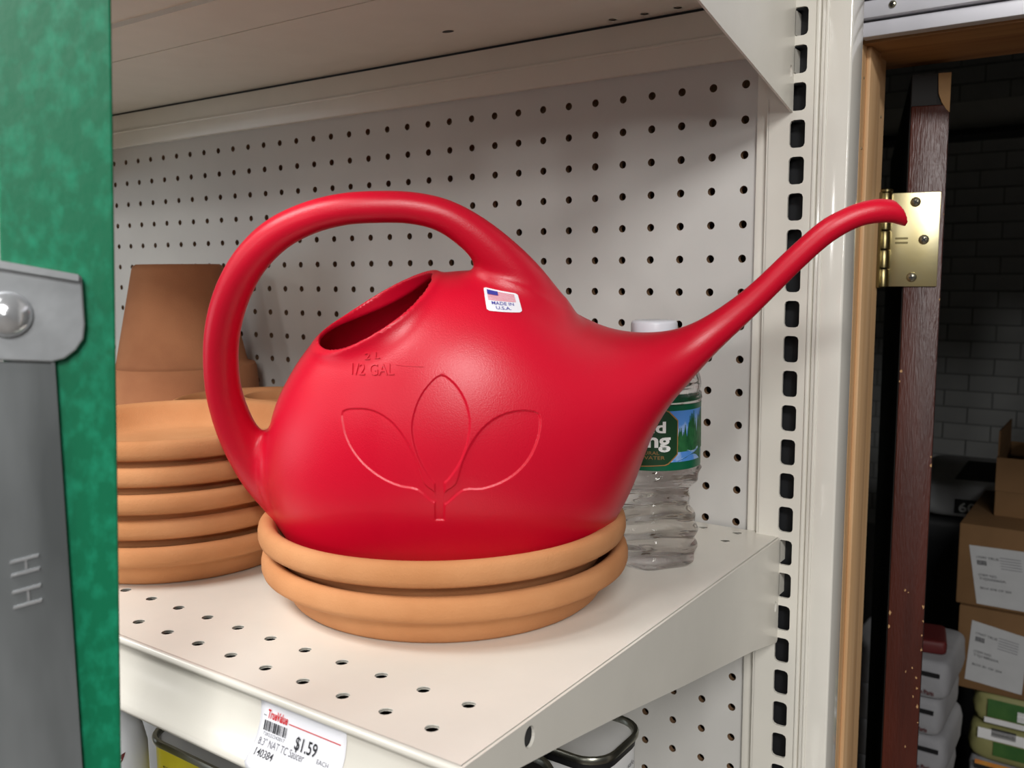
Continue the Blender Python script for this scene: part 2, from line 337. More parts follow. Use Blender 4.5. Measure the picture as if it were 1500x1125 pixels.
LIP = [(-.3935, .0), (-.3955, -.0006), (-.3963, -.0024), (-.3955, -.0042), (-.3925, -.0050), (-.3912, -.0066), (-.3914, -.012), (-.3928, -.0185), (-.3955, -.0245), (-.3990, -.0295), (-.4025, -.0330), (-.4040, -.0352), (-.4036, -.0370), (-.4015, -.0378)]
def shelf(z, label, brk, hooks, stiff=True, rear=-9):
    t = thing('metal_shelf', label, 'shelf', (0, 0, z))
    xl = -.878; nx = 32; xs = [xl]+[HX-PX*(nx-1-k)-PX/2 for k in range(nx+1)]+[.0370]
    ys = [-.3935, -.3901, -.3636, -.3371, -.0530, -.0289, -.0050]; ys = [-.3935, -.3900, -.36345, -.3371, -.0529, -.0288, -.0050]
    ho = {}
    for i in range(nx):
        cx = HX-PX*(nx-1-i)
        for j, cy in ((1, -.3768), (2, -.3503), (4, -.0408), (5, -.0169)):
            if j > 3 and (cx < rear or (rear > -9 and j == 4)): continue
            ho[(i+1, j)] = circ(cx, cy, .0034, 12)
    V, F, T = plate(xs, ys, ho, 1, lambda x, y, d: (x, y, -.0005 if d else 0)); n = len(V)
    deck = obj('deck', V, F+T, 'cream', t)
    V2 = [(x, y, -.0015) for x, y, _ in V]; obj('deck_underside', V2, [f[::-1] for f in F], 'cream', t)
    n = len(LIP); V = [(x, y, zz) for x in (xl, .0370) for y, zz in LIP]; F = [(k, k+1, n+k+1, n+k) for k in range(n-1)]
    lip = obj('price_channel', V, F, 'cream', t, True); so = lip.modifiers.new('thickness', 'SOLIDIFY'); so.thickness = .0012; so.offset = -1
    if z < .2:
        V, F = box(xl+.002, .0366, -.0560, -.0060, -.0130, -.0017); obj('rear_hole_shade_box', V, [F[0]]+F[2:], 'void', t)  # dark box added under the rear holes so they look black
    # side plates: tall at the back, tapering to the front
    for sx in (0, 1):
        x0, x1 = (.0370, .0386) if sx else (xl-.0016, xl)
        hls = [(-.346, -.0085, .0042, .0052), (-.0165, brk[-1][1]+(.028 if z < .2 else .027), .0026, .0042)]
        bm = bmesh.new(); vs = [bm.verts.new((x1, y, zz)) for y, zz in brk]; f = bm.faces.new(vs); ext = bmesh.ops.extrude_face_region(bm, geom=[f])
        bmesh.ops.translate(bm, vec=(x0-x1, 0, 0), verts=[v for v in ext['geom'] if isinstance(v, bmesh.types.BMVert)]); bmesh.ops.recalc_face_normals(bm, faces=bm.faces[:])
        me = bpy.data.meshes.new('side_bracket'); bm.to_mesh(me); bm.free(); b = link('side_bracket', me, 'cream', t)
        for hz in (hooks if sx else ()):
            obj('hook', *box(x0, x1, -.0105, .004, hz-.0085, hz+.0078), 'cream', b)
        if sx:
            for cy, cz, ry, rz in hls:
                cut(b, *lathe_x(x0-.004, x1+.004, cy, cz, ry, rz))
    if stiff:
        pr = [(-.060, -.0016), (-.060, -.0058), (-.1750, -.0058), (-.1752, -.0040), (-.1766, -.0040), (-.1768, -.0058), (-.2420, -.0064), (-.2430, -.0030), (-.2480, -.0030), (-.2490, -.0046), (-.320, -.0046), (-.3205, -.0016)]
        n = len(pr); V = [(x, y, zz) for x in (xl+.002, .0366) for y, zz in pr]; F = [(k, n+k, n+k+1, k+1) for k in range(n-1)]
        st = obj('stiffener', V, F, 'cream', t)
        obj('stiffener_hole', [(-.2155+.0055*math.cos(k*math.pi/8), -.0795+.0032*math.sin(k*math.pi/8), -.0060) for k in range(16)], [list(range(16))[::-1]], 'void', st)
    V, F = box(xl+.002, .0366, -.3885, -.3300, -.0160, -.0017); obj('front_hole_shade_box', V, [F[0]]+F[2:], 'void', t)  # dark box added below the front holes to shade them
    return t
BRL = [(-.0098, -.0004), (-.3945, -.0004), (-.3955, -.0030), (-.3950, -.0130), (-.3790, -.0160), (-.3524, -.0198), (-.3053, -.0272), (-.2637, -.0343), (-.1778, -.0503), (-.0619, -.0705), (-.0120, -.0815), (-.0098, -.0800)]
BRU = [(-.0098, -.0004), (-.3945, -.0004), (-.3955, -.0030), (-.3950, -.0125), (-.3700, -.0155), (-.1744, -.0455), (-.1345, -.0551), (-.0891, -.0656), (-.0223, -.0817), (-.0098, -.0847)]
SH = []
zsl = [z0-.0127-.0254*k for k in range(45)]
def slots_near(z): return [q-z for q in zsl if -.05 < q-z < -.002][:2]
s1 = shelf(ZS, 'cream perforated metal shelf holding the red watering can and clay saucers', BRL, slots_near(ZS))
s2 = shelf(.3895, 'cream metal shelf overhead, seen from below above the watering can', BRU, slots_near(.3895), rear=-.11)
ub = thing('light_block_carton', 'unseen carton added on the overhead shelf to darken its holes', 'box', (-.30, -.30, .3897)); bbox('carton', (0, .33, 0, .294, 0, .22), 'card', ub, .002); bbox('tape', (.14, .19, -.0005, .2945, .19, .2206), 'card', ub)  # unseen carton, added so no light shows through the shelf holes
s3 = shelf(-.300, 'cream metal shelf below, carrying the solvent tins', BRL, slots_near(-.3))
# ---------------------------------------------------------------- price tag in the channel
lp_ = [(-.3925, -.0050), (-.3912, -.0066), (-.3914, -.012), (-.3928, -.0185), (-.3955, -.0245), (-.3990, -.0295), (-.4025, -.0330), (-.4040, -.0352), (-.4042, -.0380)]
L_ = [0]
for a, b in zip(lp_[:-1], lp_[1:]): L_.append(L_[-1]+math.hypot(b[0]-a[0], b[1]-a[1]))
def tagp(u, w, off=.0008):
    """u to the right from the tag's left edge, w down from its top edge"""
    w = min(max(w, 0), L_[-1]-1e-6); k = max(i for i in range(len(L_)) if L_[i] <= w); k = min(k, len(lp_)-2)
    t = (w-L_[k])/(L_[k+1]-L_[k]); y = lp_[k][0]+t*(lp_[k+1][0]-lp_[k][0]); z = lp_[k][1]+t*(lp_[k+1][1]-lp_[k][1])
    ty, tz = lp_[k+1][0]-lp_[k][0], lp_[k+1][1]-lp_[k][1]; l = math.hypot(ty, tz); ny, nz = tz/l, -ty/l
    return (-.0880+u, y+ny*off, ZS+z+nz*off)
TWD, TH = .0580, .0345
pt = thing('price_tag', 'white shelf price tag reading $1.59 in the channel of the shelf front', 'price tag')
V = []; F = []; nu, nw = 12, 20
for i in range(nu+1):
    for j in range(nw+1):
        u = TWD*i/nu; w = TH*j/nw
        r = .0022; uu = min(max(u, 0), TWD)
        if w > TH-r:
            q = r-math.sqrt(max(0, r*r-(w-TH+r)**2)); uu = min(max(u, q), TWD-q)
        V.append(tagp(uu, w))
for i in range(nu):
    for j in range(nw): F.append((i*(nw+1)+j, i*(nw+1)+j+1, (i+1)*(nw+1)+j+1, (i+1)*(nw+1)+j))
obj('card', V, F, 'white', pt, True).modifiers.new('thickness', 'SOLIDIFY').thickness = .0003
tp = lambda u, w: tagp(u, w, .00115)
def tag_text(nm, s, m, u0, u1, base, h, **k): fit_text(nm, s, m, pt, lambda u, w: tp(u, base-w), u0, u1, 0, h, **k)
tag_text('logo_print', 'TrueValue', 'redink', .0058, .0195, .0098, .0045, shear=.35, bold=.03)
obj('rule_line', [tp(.0205, .0088), tp(.055, .0088), tp(.055, .0093), tp(.0205, .0093)], [(0, 1, 2, 3)], 'redink', pt)
obj('rule_line', [tp(.0028, .0088), tp(.0048, .0088), tp(.0048, .0092), tp(.0028, .0092)], [(0, 1, 2, 3)], 'greyink', pt)
random.seed(9); u = .0038; V = []; F = []
while u < .0200:
    w_ = random.choice((.0003, .0003, .0006, .0009)); k = len(V); V += [tp(u, .0112), tp(u+w_, .0112), tp(u+w_, .0162), tp(u, .0162)]; F.append((k, k+1, k+2, k+3)); u += w_+random.choice((.0003, .0003, .0006))
obj('barcode', V, F, 'ink', pt)
tag_text('print', '728232242017', 'greyink', .0044, .0195, .0183, .0016)
tag_text('print', '$1.59', 'ink', .0265, .0410, .0190, .0062, bold=.012)
tag_text('print', '8.3" NAT TC Saucer', 'greyink', .0030, .0345, .0232, .0038)
tag_text('print', '140384', 'ink', .0036, .0160, .0284, .0038, bold=.006)
tag_text('print', 'EACH', 'greyink', .0425, .0500, .0212, .0022)
tag_text('print', '8 12 8 8', 'palegrey', .0260, .0375, .0305, .0020)
tag_text('print', 'MRC24720', 'palegrey', .0405, .0525, .0292, .0022)
# ================================================================ watering can
CA, CT = math.radians(36), math.radians(16.5)
C0 = np.array([-.101, -.226, .0258])
ce = np.array([math.cos(CA), math.sin(CA), 0]); cn = np.array([-math.sin(CA), math.cos(CA), 0])
cv = np.array([0, 0, 1])*math.cos(CT)-cn*math.sin(CT); cm = cn*math.cos(CT)+np.array([0, 0, 1])*math.sin(CT)
CB = np.array([ce, cm, cv])
BODY = [(-0.1094, 0.0382), (-0.1117, 0.0564), (-0.1086, 0.0749), (-0.1018, 0.0967), (-0.0914, 0.1159), (-0.08, 0.1315), (-0.0669, 0.1451), (-0.0522, 0.1564), (-0.0361, 0.1657), (-0.0168, 0.1717), (0.0022, 0.1745), (0.0228, 0.1753), (0.0434, 0.1696), (0.0627, 0.1582), (0.0804, 0.1463), (0.0968, 0.1391), (0.1135, 0.1371), (0.1316, 0.1396), (0.1452, 0.1454), (0.16, 0.1555), (0.1745, 0.1681), (0.1917, 0.1867), (0.2086, 0.2034), (0.2207, 0.2108), (0.2302, 0.2146), (0.2404, 0.2163), (0.2519, 0.2149), (0.262, 0.211), (0.2642, 0.1988), (0.2542, 0.2016), (0.2455, 0.2034), (0.2312, 0.2014), (0.2169, 0.1931), (0.2032, 0.1795), (0.1894, 0.1636), (0.1754, 0.1474), (0.157, 0.1276), (0.1423, 0.1101), (0.1313, 0.0974), (0.1238, 0.0835), (0.1184, 0.0667), (0.1139, 0.0501), (0.1078, 0.0337), (0.1, 0.0176), (0.091, 0.0016), (0.0787, -0.017), (0.0602, -0.0346), (0.0333, -0.0461), (-0.0073, -0.0514), (-0.0473, -0.0442), (-0.0773, -0.0275), (-0.0961, -0.0044), (-0.1046, 0.0161)]
HANDLE = [(-0.1029, 0.0248, 0.0101), (-0.1153, 0.0469, 0.0122), (-0.1255, 0.073, 0.0118), (-0.131, 0.098, 0.0106), (-0.1313, 0.1199, 0.01), (-0.1275, 0.1432, 0.0099), (-0.1194, 0.1648, 0.0099), (-0.1076, 0.1834, 0.0096), (-0.0921, 0.198, 0.0093), (-0.0741, 0.2073, 0.0088), (-0.0543, 0.2125, 0.0086), (-0.0339, 0.2138, 0.0086), (-0.0154, 0.213, 0.0086), (0.0012, 0.2087, 0.009), (0.0166, 0.1991, 0.0102), (0.0316, 0.185, 0.012), (0.0453, 0.169, 0.0134), (0.0559, 0.1527, 0.0137)]
LEAF_C = [[0.0003, 0.1386], [-0.0068, 0.1334], [-0.0118, 0.1261], [-0.0148, 0.1168], [-0.0149, 0.1094], [-0.013, 0.1012], [-0.0096, 0.0934], [-0.0038, 0.0845], [0.0013, 0.085], [0.008, 0.0936], [0.0119, 0.1015], [0.0145, 0.1105], [0.015, 0.1179], [0.0127, 0.127], [0.0074, 0.1346]]
LEAF_L = [[-0.0527, 0.1168], [-0.045, 0.1195], [-0.0359, 0.1199], [-0.0271, 0.1165], [-0.0207, 0.1104], [-0.0158, 0.1024], [-0.0124, 0.094], [-0.0094, 0.0844], [-0.004, 0.0794], [-0.0045, 0.0734], [-0.0129, 0.0808], [-0.0223, 0.0824], [-0.0309, 0.0854], [-0.0396, 0.0907], [-0.0462, 0.097], [-0.0506, 0.1039], [-0.0525, 0.1103]]
LEAF_R = [[0.0511, 0.1177], [0.0442, 0.1202], [0.0363, 0.1202], [0.0284, 0.1179], [0.0213, 0.113], [0.0156, 0.1056], [0.0111, 0.0965], [0.0073, 0.0846], [0.0012, 0.0794], [0.0013, 0.0726], [0.0108, 0.0809], [0.0209, 0.0812], [0.031, 0.0841], [0.0389, 0.0887], [0.0455, 0.0954], [0.0495, 0.1029], [0.0516, 0.1103]]
STEM = [[-0.0038, 0.0853], [0.0014, 0.0854], [0.0005, 0.0629], [-0.0043, 0.0629]]
STICKER = [[0.0224, 0.1731], [0.0409, 0.1697], [0.0434, 0.1619], [0.0243, 0.1648]]
OPEN1, OPEN2 = (-.0698, .1343), (-.0050, .1711)
TIP1, TIP2 = (.2453, .2176), (.2574, .2000)
# ---------------------------------------------------------------- watering can: signed field of the blow-moulded body
def cr_closed(P, n):
    P = np.asarray(P, float); N = len(P); out = []
    for i in range(N):
        a, b, c, d = P[i-1], P[i], P[(i+1) % N], P[(i+2) % N]
        for k in range(n):
            t = k/n
            out.append(.5*((2*b)+(c-a)*t+(2*a-5*b+4*c-d)*t*t+(-a+3*b-3*c+d)*t**3))
    return np.array(out)
def cr_open(P, n):
    P = np.asarray(P, float); Q = np.vstack([2*P[0]-P[1], P, 2*P[-1]-P[-2]]); out = []
    for i in range(1, len(Q)-2):
        a, b, c, d = Q[i-1], Q[i], Q[i+1], Q[i+2]
        for k in range(n):
            t = k/n
            out.append(.5*((2*b)+(c-a)*t+(2*a-5*b+4*c-d)*t*t+(-a+3*b-3*c+d)*t**3))
    out.append(P[-1]); return np.array(out)
def poly_sd(X, Z, P):
    """signed distance to a closed polygon, positive inside"""
    d2 = np.full(X.shape, 1e9); ins = np.zeros(X.shape, bool); N = len(P)
    for i in range(N):
        ax, az = P[i]; bx, bz = P[(i+1) % N]; ex, ez = bx-ax, bz-az
        L = ex*ex+ez*ez+1e-18
        t = np.clip(((X-ax)*ex+(Z-az)*ez)/L, 0, 1)
        d2 = np.minimum(d2, (X-ax-t*ex)**2+(Z-az-t*ez)**2)
        c = (az > Z) != (bz > Z)
        if ez != 0: ins ^= c & (X < ax+(Z-az)/ez*ex)
    return np.where(ins, 1, -1)*np.sqrt(d2)
VOX = .0011
CS = np.arange(-.175, .315, VOX); CV = np.arange(-.027, .262, VOX); CY = np.arange(-.0845, .0846, VOX)
def can_field(body, handle):
    X, Z = np.meshgrid(CS, CV, indexing='ij'); h = VOX
    d = poly_sd(X, Z, cr_closed(body, 6))
    ins = d > 0
    def sh(a, i, j): return np.roll(np.roll(a, -i, 0), -j, 1)
    H = []
    for i, j in ((1, 0), (-1, 0), (0, 1), (0, -1)):
        dn = sh(d, i, j); th = np.where(dn > 0, 1., np.clip(d/(d-dn+1e-12), .08, 1)); H.append(th*h)
    aE = 2/(H[0]*(H[0]+H[1])); aW = 2/(H[1]*(H[0]+H[1])); aN = 2/(H[2]*(H[2]+H[3])); aS = 2/(H[3]*(H[2]+H[3]))
    C = aE+aW+aN+aS; u = np.where(ins, .003, 0.)
    I, J = np.indices(X.shape); par = ((I+J) % 2).astype(bool); om = 1.97
    M = [(ins & par).astype(float)*om, (ins & ~par).astype(float)*om]
    aE /= C; aW /= C; aN /= C; aS /= C; S = 2/C
    for it in range(480):
        for Mk in M:
            r = aE*sh(u, 1, 0)+aW*sh(u, -1, 0)+aN*sh(u, 0, 1)+aS*sh(u, 0, -1)+S-u
            u = u+Mk*r
    q = np.where(ins, u/np.maximum(d, 1e-5), 0); w = (ins & (d > .3*h)).astype(float); q *= w
    for it in range(46):           # carry the slope outwards so the field goes on below zero
        qs = sum(sh(q*w, i, j) for i, j in ((1, 0), (-1, 0), (0, 1), (0, -1))); ws = sum(sh(w, i, j) for i, j in ((1, 0), (-1, 0), (0, 1), (0, -1)))
        new = (w == 0) & (ws > 0); q = np.where(new, qs/np.maximum(ws, 1), q); w = np.where(new, 1., w)
    u = np.where(ins, u, q*d)
    u = np.where(w == 0, -.002-.02*np.abs(d), u)
    gx, gz = np.gradient(u, h); g2 = gx**2+gz**2
    # handle: sweep of discs along a path in the middle plane
    hp = cr_open(handle, 8); hd = np.full(X.shape, 1e9)
    for (ax, az, ar), (bx, bz, br) in zip(hp[:-1], hp[1:]):
        ex, ez = bx-ax, bz-az; L = ex*ex+ez*ez+1e-18
        t = np.clip(((X-ax)*ex+(Z-az)*ez)/L, 0, 1)
        dd = np.sqrt((X-ax-t*ex)**2+(Z-az-t*ez)**2); rr = ar+t*(br-ar)
        better = dd-rr < hd
        hd = np.where(better, dd-rr, hd)
        if 'H0' not in locals(): H0 = dd; HR = rr
        else: H0 = np.where(better, dd, H0); HR = np.where(better, rr, HR)
    return X, Z, u, g2, H0, HR, d
def sample(u, s, v):
    """bicubic sample of a grid field"""
    fx = (np.asarray(s)-CS[0])/VOX; fz = (np.asarray(v)-CV[0])/VOX
    i = np.clip(np.floor(fx).astype(int), 1, len(CS)-3); j = np.clip(np.floor(fz).astype(int), 1, len(CV)-3)
    tx = fx-i; tz = fz-j
    def w(t): return [-.5*t+t*t-.5*t**3, 1-2.5*t*t+1.5*t**3, .5*t+2*t*t-1.5*t**3, -.5*t*t+.5*t**3]
    wx, wz = w(tx), w(tz); r = 0
    for a in range(4):
        for b in range(4): r = r+wx[a]*wz[b]*u[i+a-1, j+b-1]
    return r

def surface_nets(G, ox, oy, oz, h):
    s = G < 0
    m = s[:-1, :-1, :-1].astype(np.int8)
    cnt = np.zeros(m.shape, np.int8)
    for a in (0, 1):
        for b in (0, 1):
            for c in (0, 1): cnt += s[a:s.shape[0]-1+a, b:s.shape[1]-1+b, c:s.shape[2]-1+c]
    act = (cnt > 0) & (cnt < 8); I = np.argwhere(act); idx = np.full(act.shape, -1, np.int32); idx[act] = np.arange(len(I))
    acc = np.zeros((len(I), 3)); num = np.zeros(len(I))
    cs = [(a, b, c) for a in (0, 1) for b in (0, 1) for c in (0, 1)]
    val = {k: G[I[:, 0]+k[0], I[:, 1]+k[1], I[:, 2]+k[2]] for k in cs}
    for k in cs:
        for ax in range(3):
            if k[ax]: continue
            k2 = tuple(1 if i == ax else k[i] for i in range(3)); a, b = val[k], val[k2]
            x = (a < 0) != (b < 0); t = np.where(x, a/np.where(x, a-b, 1), 0)
            p = np.array(k, float)[None]+np.zeros((len(I), 3)); p[:, ax] += t
            acc += p*x[:, None]; num += x
    V = (I+acc/num[:, None])*h+np.array([ox, oy, oz])
    F = []
    for ax in range(3):
        sl0 = [slice(None)]*3; sl1 = [slice(None)]*3; sl0[ax] = slice(0, -1); sl1[ax] = slice(1, None)
        a = s[tuple(sl0)]; b = s[tuple(sl1)]; e = np.argwhere(a != b)
        u, w = (ax+1) % 3, (ax+2) % 3
        ok = (e[:, u] > 0) & (e[:, w] > 0) & (e[:, u] < act.shape[u]) & (e[:, w] < act.shape[w]); e = e[ok]
        def at(du, dw):
            q = e.copy(); q[:, u] += du; q[:, w] += dw; return idx[q[:, 0], q[:, 1], q[:, 2]]
        Q = np.stack([at(-1, -1), at(0, -1), at(0, 0), at(-1, 0)], 1)
        fl = a[e[:, 0], e[:, 1], e[:, 2]]; Q[~fl] = Q[~fl][:, ::-1]; F.append(Q)
    return V, np.vstack(F)
def smin(a, b, k):
    h = np.clip(.5+.5*(b-a)/k, 0, 1); return b+(a-b)*h-k*h*(1-h)
def build_can():
    Xg, Zg, u, g2, H0, HR, sd = can_field(BODY, HANDLE)
    Y = CY[None, :, None].astype(np.float32); u3 = u[:, None, :].astype(np.float32)
    D = (Y*Y-u3)/np.sqrt(4*Y*Y+g2[:, None, :].astype(np.float32)+1e-5)
    far = np.sqrt(Y*Y+(sd**2)[:, None, :].astype(np.float32)); wf_ = np.clip((-sd-.003)/.007, 0, 1)[:, None, :].astype(np.float32)
    D = D*(1-wf_)+far*wf_
    Hh = np.sqrt(Y*Y+(H0**2)[:, None, :].astype(np.float32))-HR[:, None, :].astype(np.float32)
    G = smin(D, Hh, .014)
    P1, P2 = np.array(OPEN1), np.array(OPEN2); ch = P2-P1; Lc = np.hypot(*ch); ch = ch/Lc; N = np.array([-ch[1], ch[0]]); mid = (P1+P2)/2
    a = ((Xg-mid[0])*ch[0]+(Zg-mid[1])*ch[1])[:, None, :]; nn_ = ((Xg-mid[0])*N[0]+(Zg-mid[1])*N[1])[:, None, :]
    ra, rb = Lc/2, .0395
    q = np.sqrt((a/ra)**2+(Y/rb)**2); Cc = (q-1)*ra
    ro = np.clip(.0026+.10*nn_, -.02, .0027)                     # low collar round the filling hole, running out into the skin
    ring = np.maximum((np.sqrt((a/(ra+ro))**2+(Y/(rb+ro))**2)-1)*ra, np.maximum(nn_-.0014, -(nn_+.0215)))
    G = smin(G, ring, .006)
    cav = D+.0026
    hollow = np.minimum(np.maximum(cav, nn_-.02), np.maximum(Cc, np.maximum(-(nn_+.022), nn_-.022)))
    # keep the hollow out of the handle root
    hollow = np.maximum(hollow, -(Hh-.001))
    G = np.maximum(G, -hollow)
    # spout mouth: slanted cut, slightly dished
    t1, t2 = np.array(TIP1), np.array(TIP2); td = (t2-t1)/np.hypot(*(t2-t1)); tn = np.array([-td[1], td[0]]); tn = tn if tn[0] > 0 else -tn
    ta = ((Xg-t1[0])*td[0]+(Zg-t1[1])*td[1]); tdist = ((Xg-t1[0])*tn[0]+(Zg-t1[1])*tn[1])-np.clip(ta, 0, .019)*(.019-np.clip(ta, 0, .019))*14*1.6
    tdist = np.where(Zg > .17, tdist, -1)[:, None, :]
    G = np.maximum(G, np.minimum(tdist, .02))
    # flat underside, level in the saucer
    G = np.maximum(G, -(Zg[:, None, :]*math.cos(CT)+Y*math.sin(CT)))
    G = G.astype(np.float32)
    V, F = surface_nets(G, CS[0], CY[0], CV[0], VOX)
    return V, F, u
cV, cF, cU = build_can()
def leaf_depth(s, v):
    d = np.full(s.shape, -1.)
    for P in (cr_closed(LEAF_C, 3), cr_closed(LEAF_L, 3), cr_closed(LEAF_R, 3), np.array(STEM)): d = np.maximum(d, poly_sd(s, v, P))
    return d
can = thing('watering_can', 'bright red plastic watering can with looped handle and long spout, sitting in a clay saucer', 'watering can')
can.matrix_world = Matrix(((ce[0], cm[0], cv[0], C0[0]), (ce[1], cm[1], cv[1], C0[1]), (ce[2], cm[2], cv[2], C0[2]), (0, 0, 0, 1)))
# finer mesh where the leaf emblem is pressed in, then push the surface back inside the leaves
me = bpy.data.meshes.new('can_shell'); me.from_pydata(cV.tolist(), [], cF.tolist()); me.update()
bm = bmesh.new(); bm.from_mesh(me)
def in_zone(f):
    c = f.calc_center_median(); return -.058 < c.x < .056 and .052 < c.z < .139 and c.y < -.036 and f.normal.y < -.1
zf = [f for f in bm.faces if in_zone(f)]
outer = [f for f in zf if abs(f.calc_center_median().y+math.sqrt(max(float(sample(cU, f.calc_center_median().x, f.calc_center_median().z)), 0))) < .0015]
ed = list({e for f in outer for e in f.edges})
bmesh.ops.subdivide_edges(bm, edges=ed, cuts=2, use_grid_fill=True)
zv = [v for v in bm.verts if -.06 < v.co.x < .058 and .05 < v.co.z < .141 and v.co.y < -.03]
co = np.array([v.co[:] for v in zv]); yy = -np.sqrt(np.maximum(sample(cU, co[:, 0], co[:, 2]), 1e-8)); on = np.abs(co[:, 1]-yy) < .0012
ld = leaf_depth(co[:, 0], co[:, 2]); st = np.clip((ld+.0006)/.0012, 0, 1); st = st*st*(3-2*st)
wz = np.clip((ld+.0075)/.005, 0, 1)
for v, y, k, o_, w_ in zip(zv, yy, st, on, wz):
    if o_: v.co.y = v.co.y*(1-w_)+(y+.0008*k)*w_
bm.to_mesh(me); bm.free()
shell = link('can_shell', me, 'red', can, True)
bvh = BVHTree.FromPolygons([v.co[:] for v in me.vertices], [tuple(p.vertices) for p in me.polygons])
def on_can(s, v, off=.0002):
    hit, nrm, _, _ = bvh.ray_cast(Vector((s, -.3, v)), Vector((0, 1, 0)))
    if hit is None: return (s, -.02, v)
    if nrm.y > 0: nrm = -nrm
    return tuple(hit+nrm*off)
def raised(name, V2, F2, off, parent):
    """thin raised relief standing on the can's skin"""
    n = len(V2); V = [on_can(s, v, off) for s, v in V2]+[on_can(s, v, -.0003) for s, v in V2]; F = [tuple(f) for f in F2]
    ec = {}
    for f in F2:
        for a, b in zip(f, tuple(f[1:])+(f[0],)): ec[(a, b)] = 1
    for (a, b) in ec:
        if (b, a) not in ec: F.append((a, n+a, n+b, b))
    return obj(name, V, F, 'red', parent)
def can_text(s, p0, p1, up, h):
    V, F = text2d(s, 1.); a = min(v[0] for v in V); b = max(v[0] for v in V); t = max(v[1] for v in V)
    V2 = []
    for x, y in V:
        k = (x-a)/(b-a); V2.append((p0[0]+k*(p1[0]-p0[0])+up[0]*y/t*h, p0[1]+k*(p1[1]-p0[1])+up[1]*y/t*h))
    raised('raised_lettering', V2, F, .0006, shell)
can_text('2 L', (-.0405, .1423), (-.0322, .1438), (0, 1), .0032)
can_text('1/2 GAL', (-.0479, .1346), (-.0244, .1376), (0, 1), .0050)
raised('fill_line', [(-.0235+k*.0015, .1418+.00002*k+dz) for k in range(11) for dz in (0, .0004)], [(2*k, 2*k+2, 2*k+3, 2*k+1) for k in range(10)], .0003, shell)
# flag sticker
SQ = [np.array(p) for p in STICKER]            # top-left, top-right, bottom-right, bottom-left on the can side
def stk(u, w, off=.0004):
    t = SQ[0]*(1-u)+SQ[1]*u; b = SQ[3]*(1-u)+SQ[2]*u; p = t*(1-w)+b*w; return on_can(p[0], p[1], off)
def patch(name, u0, u1, w0, w1, m, parent, off, nu=10, nw=10, rc=0.):
    V = []; F = []
    for i in range(nu+1):
        for j in range(nw+1):
            u = u0+(u1-u0)*i/nu; w = w0+(w1-w0)*j/nw
            if rc:
                rw = rc*1.35
                for (lo, sg) in ((w0, 1), (w1, -1)):
                    dd_ = (w-lo)*sg
                    if dd_ < rw:
                        qd = rc*(1-math.sqrt(max(0, 1-((rw-dd_)/rw)**2))); u = min(max(u, u0+qd), u1-qd)
            V.append(stk(u, w, off))
    for i in range(nu):
        for j in range(nw): F.append((i*(nw+1)+j, i*(nw+1)+j+1, (i+1)*(nw+1)+j+1, (i+1)*(nw+1)+j))
    return obj(name, V, F, m, parent, True)
st_ = patch('flag_sticker', 0, 1, 0, 1, 'white', can, .00035, 16, 16, .07)
st_['label'] = 'white made-in-USA sticker with a small flag'
for k in range(7): patch('flag_stripe', .085, .885, .105+k*.062, .105+k*.062+.034, 'pinkink', st_, .00055, 8, 1)
patch('flag_canton', .085, .40, .10, .29, 'blueink', st_, .00075, 6, 4)
def stk_text(s, u0, u1, base, h):
    V, F = text2d(s, 1., bold=.01); a = min(v[0] for v in V); b = max(v[0] for v in V); t = max(v[1] for v in V)
    obj('print', [stk(u0+(x-a)/(b-a)*(u1-u0), base-y/t*h, .00060) for x, y in V], F, 'blueink', st_)
stk_text('MADE IN', .17, .80, .70, .14); stk_text('U.S.A.', .27, .70, .90, .14)
# ================================================================ clay saucers and pot
def saucer_prof(R, H):
    k = R/.1145; q = H/.032
    o = [(.0, 0), (.0900, 0), (.0945, .0008), (.0972, .0030), (.1000, .0080), (.1022, .0115), (.1036, .0140), (.1046, .0158), (.1075, .0170), (.1112, .0180), (.1136, .0198), (.1145, .0225), (.1145, .0262), (.1138, .0292), (.1120, .0314), (.1092, .0322), (.1062, .0310), (.1042, .0285), (.1022, .0225), (.0990, .0150), (.0955, .0105), (.0900, .0088), (.0, .0084)]
    return [(r*k, z*q) for r, z in o]
def saucer_mesh(R, H, seg=96):
    V, F = lathe(saucer_prof(R, H), seg); me = bpy.data.meshes.new('clay_saucer'); me.from_pydata(V, [], F); me.update(); return me
BIG = saucer_mesh(.1145, .032); SML = saucer_mesh(.076, .0255, 72)
def put_saucer(me, x, y, z, rz, label, group, tilt=(0, 0)):
    o = link('clay_saucer', me, None, None, angle=50); me.materials.clear(); me.materials.append(M['terra'])
    o.location = (x, y, z); o.rotation_euler = (tilt[0], tilt[1], rz); return tag(o, label, 'saucer', group)
CXY = (-.1035, -.2285)
put_saucer(BIG, *CXY, ZS, .4, 'terracotta saucer lying on the shelf, lower of the two beneath the red can', 'saucers under the can')
put_saucer(BIG, CXY[0]-.0012, CXY[1]-.0008, ZS+.0190, 2.1, 'terracotta saucer directly under the red can, upper of two', 'saucers under the can')
MID = saucer_mesh(.097, .0285, 88)
ORD = ['bottom', 'second from the bottom', 'middle', 'second from the top', 'topmost']
for k in range(5):
    put_saucer(MID, -.3150+(.0012, -.001, .0008, -.0006, 0)[k], -.2750+(0, .0012, -.0008, .0005, 0)[k], ZS+k*.0170, k*1.3, 'terracotta saucer, %s of the five-high stack beside the green ladder rail' % ORD[k], 'stack of five saucers')
OR4 = ['bottom', 'second from the bottom', 'third from the bottom', 'top']
for k in range(4): put_saucer(SML, -.580, -.080, ZS+k*.0125, k*1.7, 'small terracotta saucer, %s of the stack under the upturned clay pot' % OR4[k], 'small saucers under the pot')
OR5 = ['bottom', 'second from the bottom', 'middle', 'second from the top', 'top']
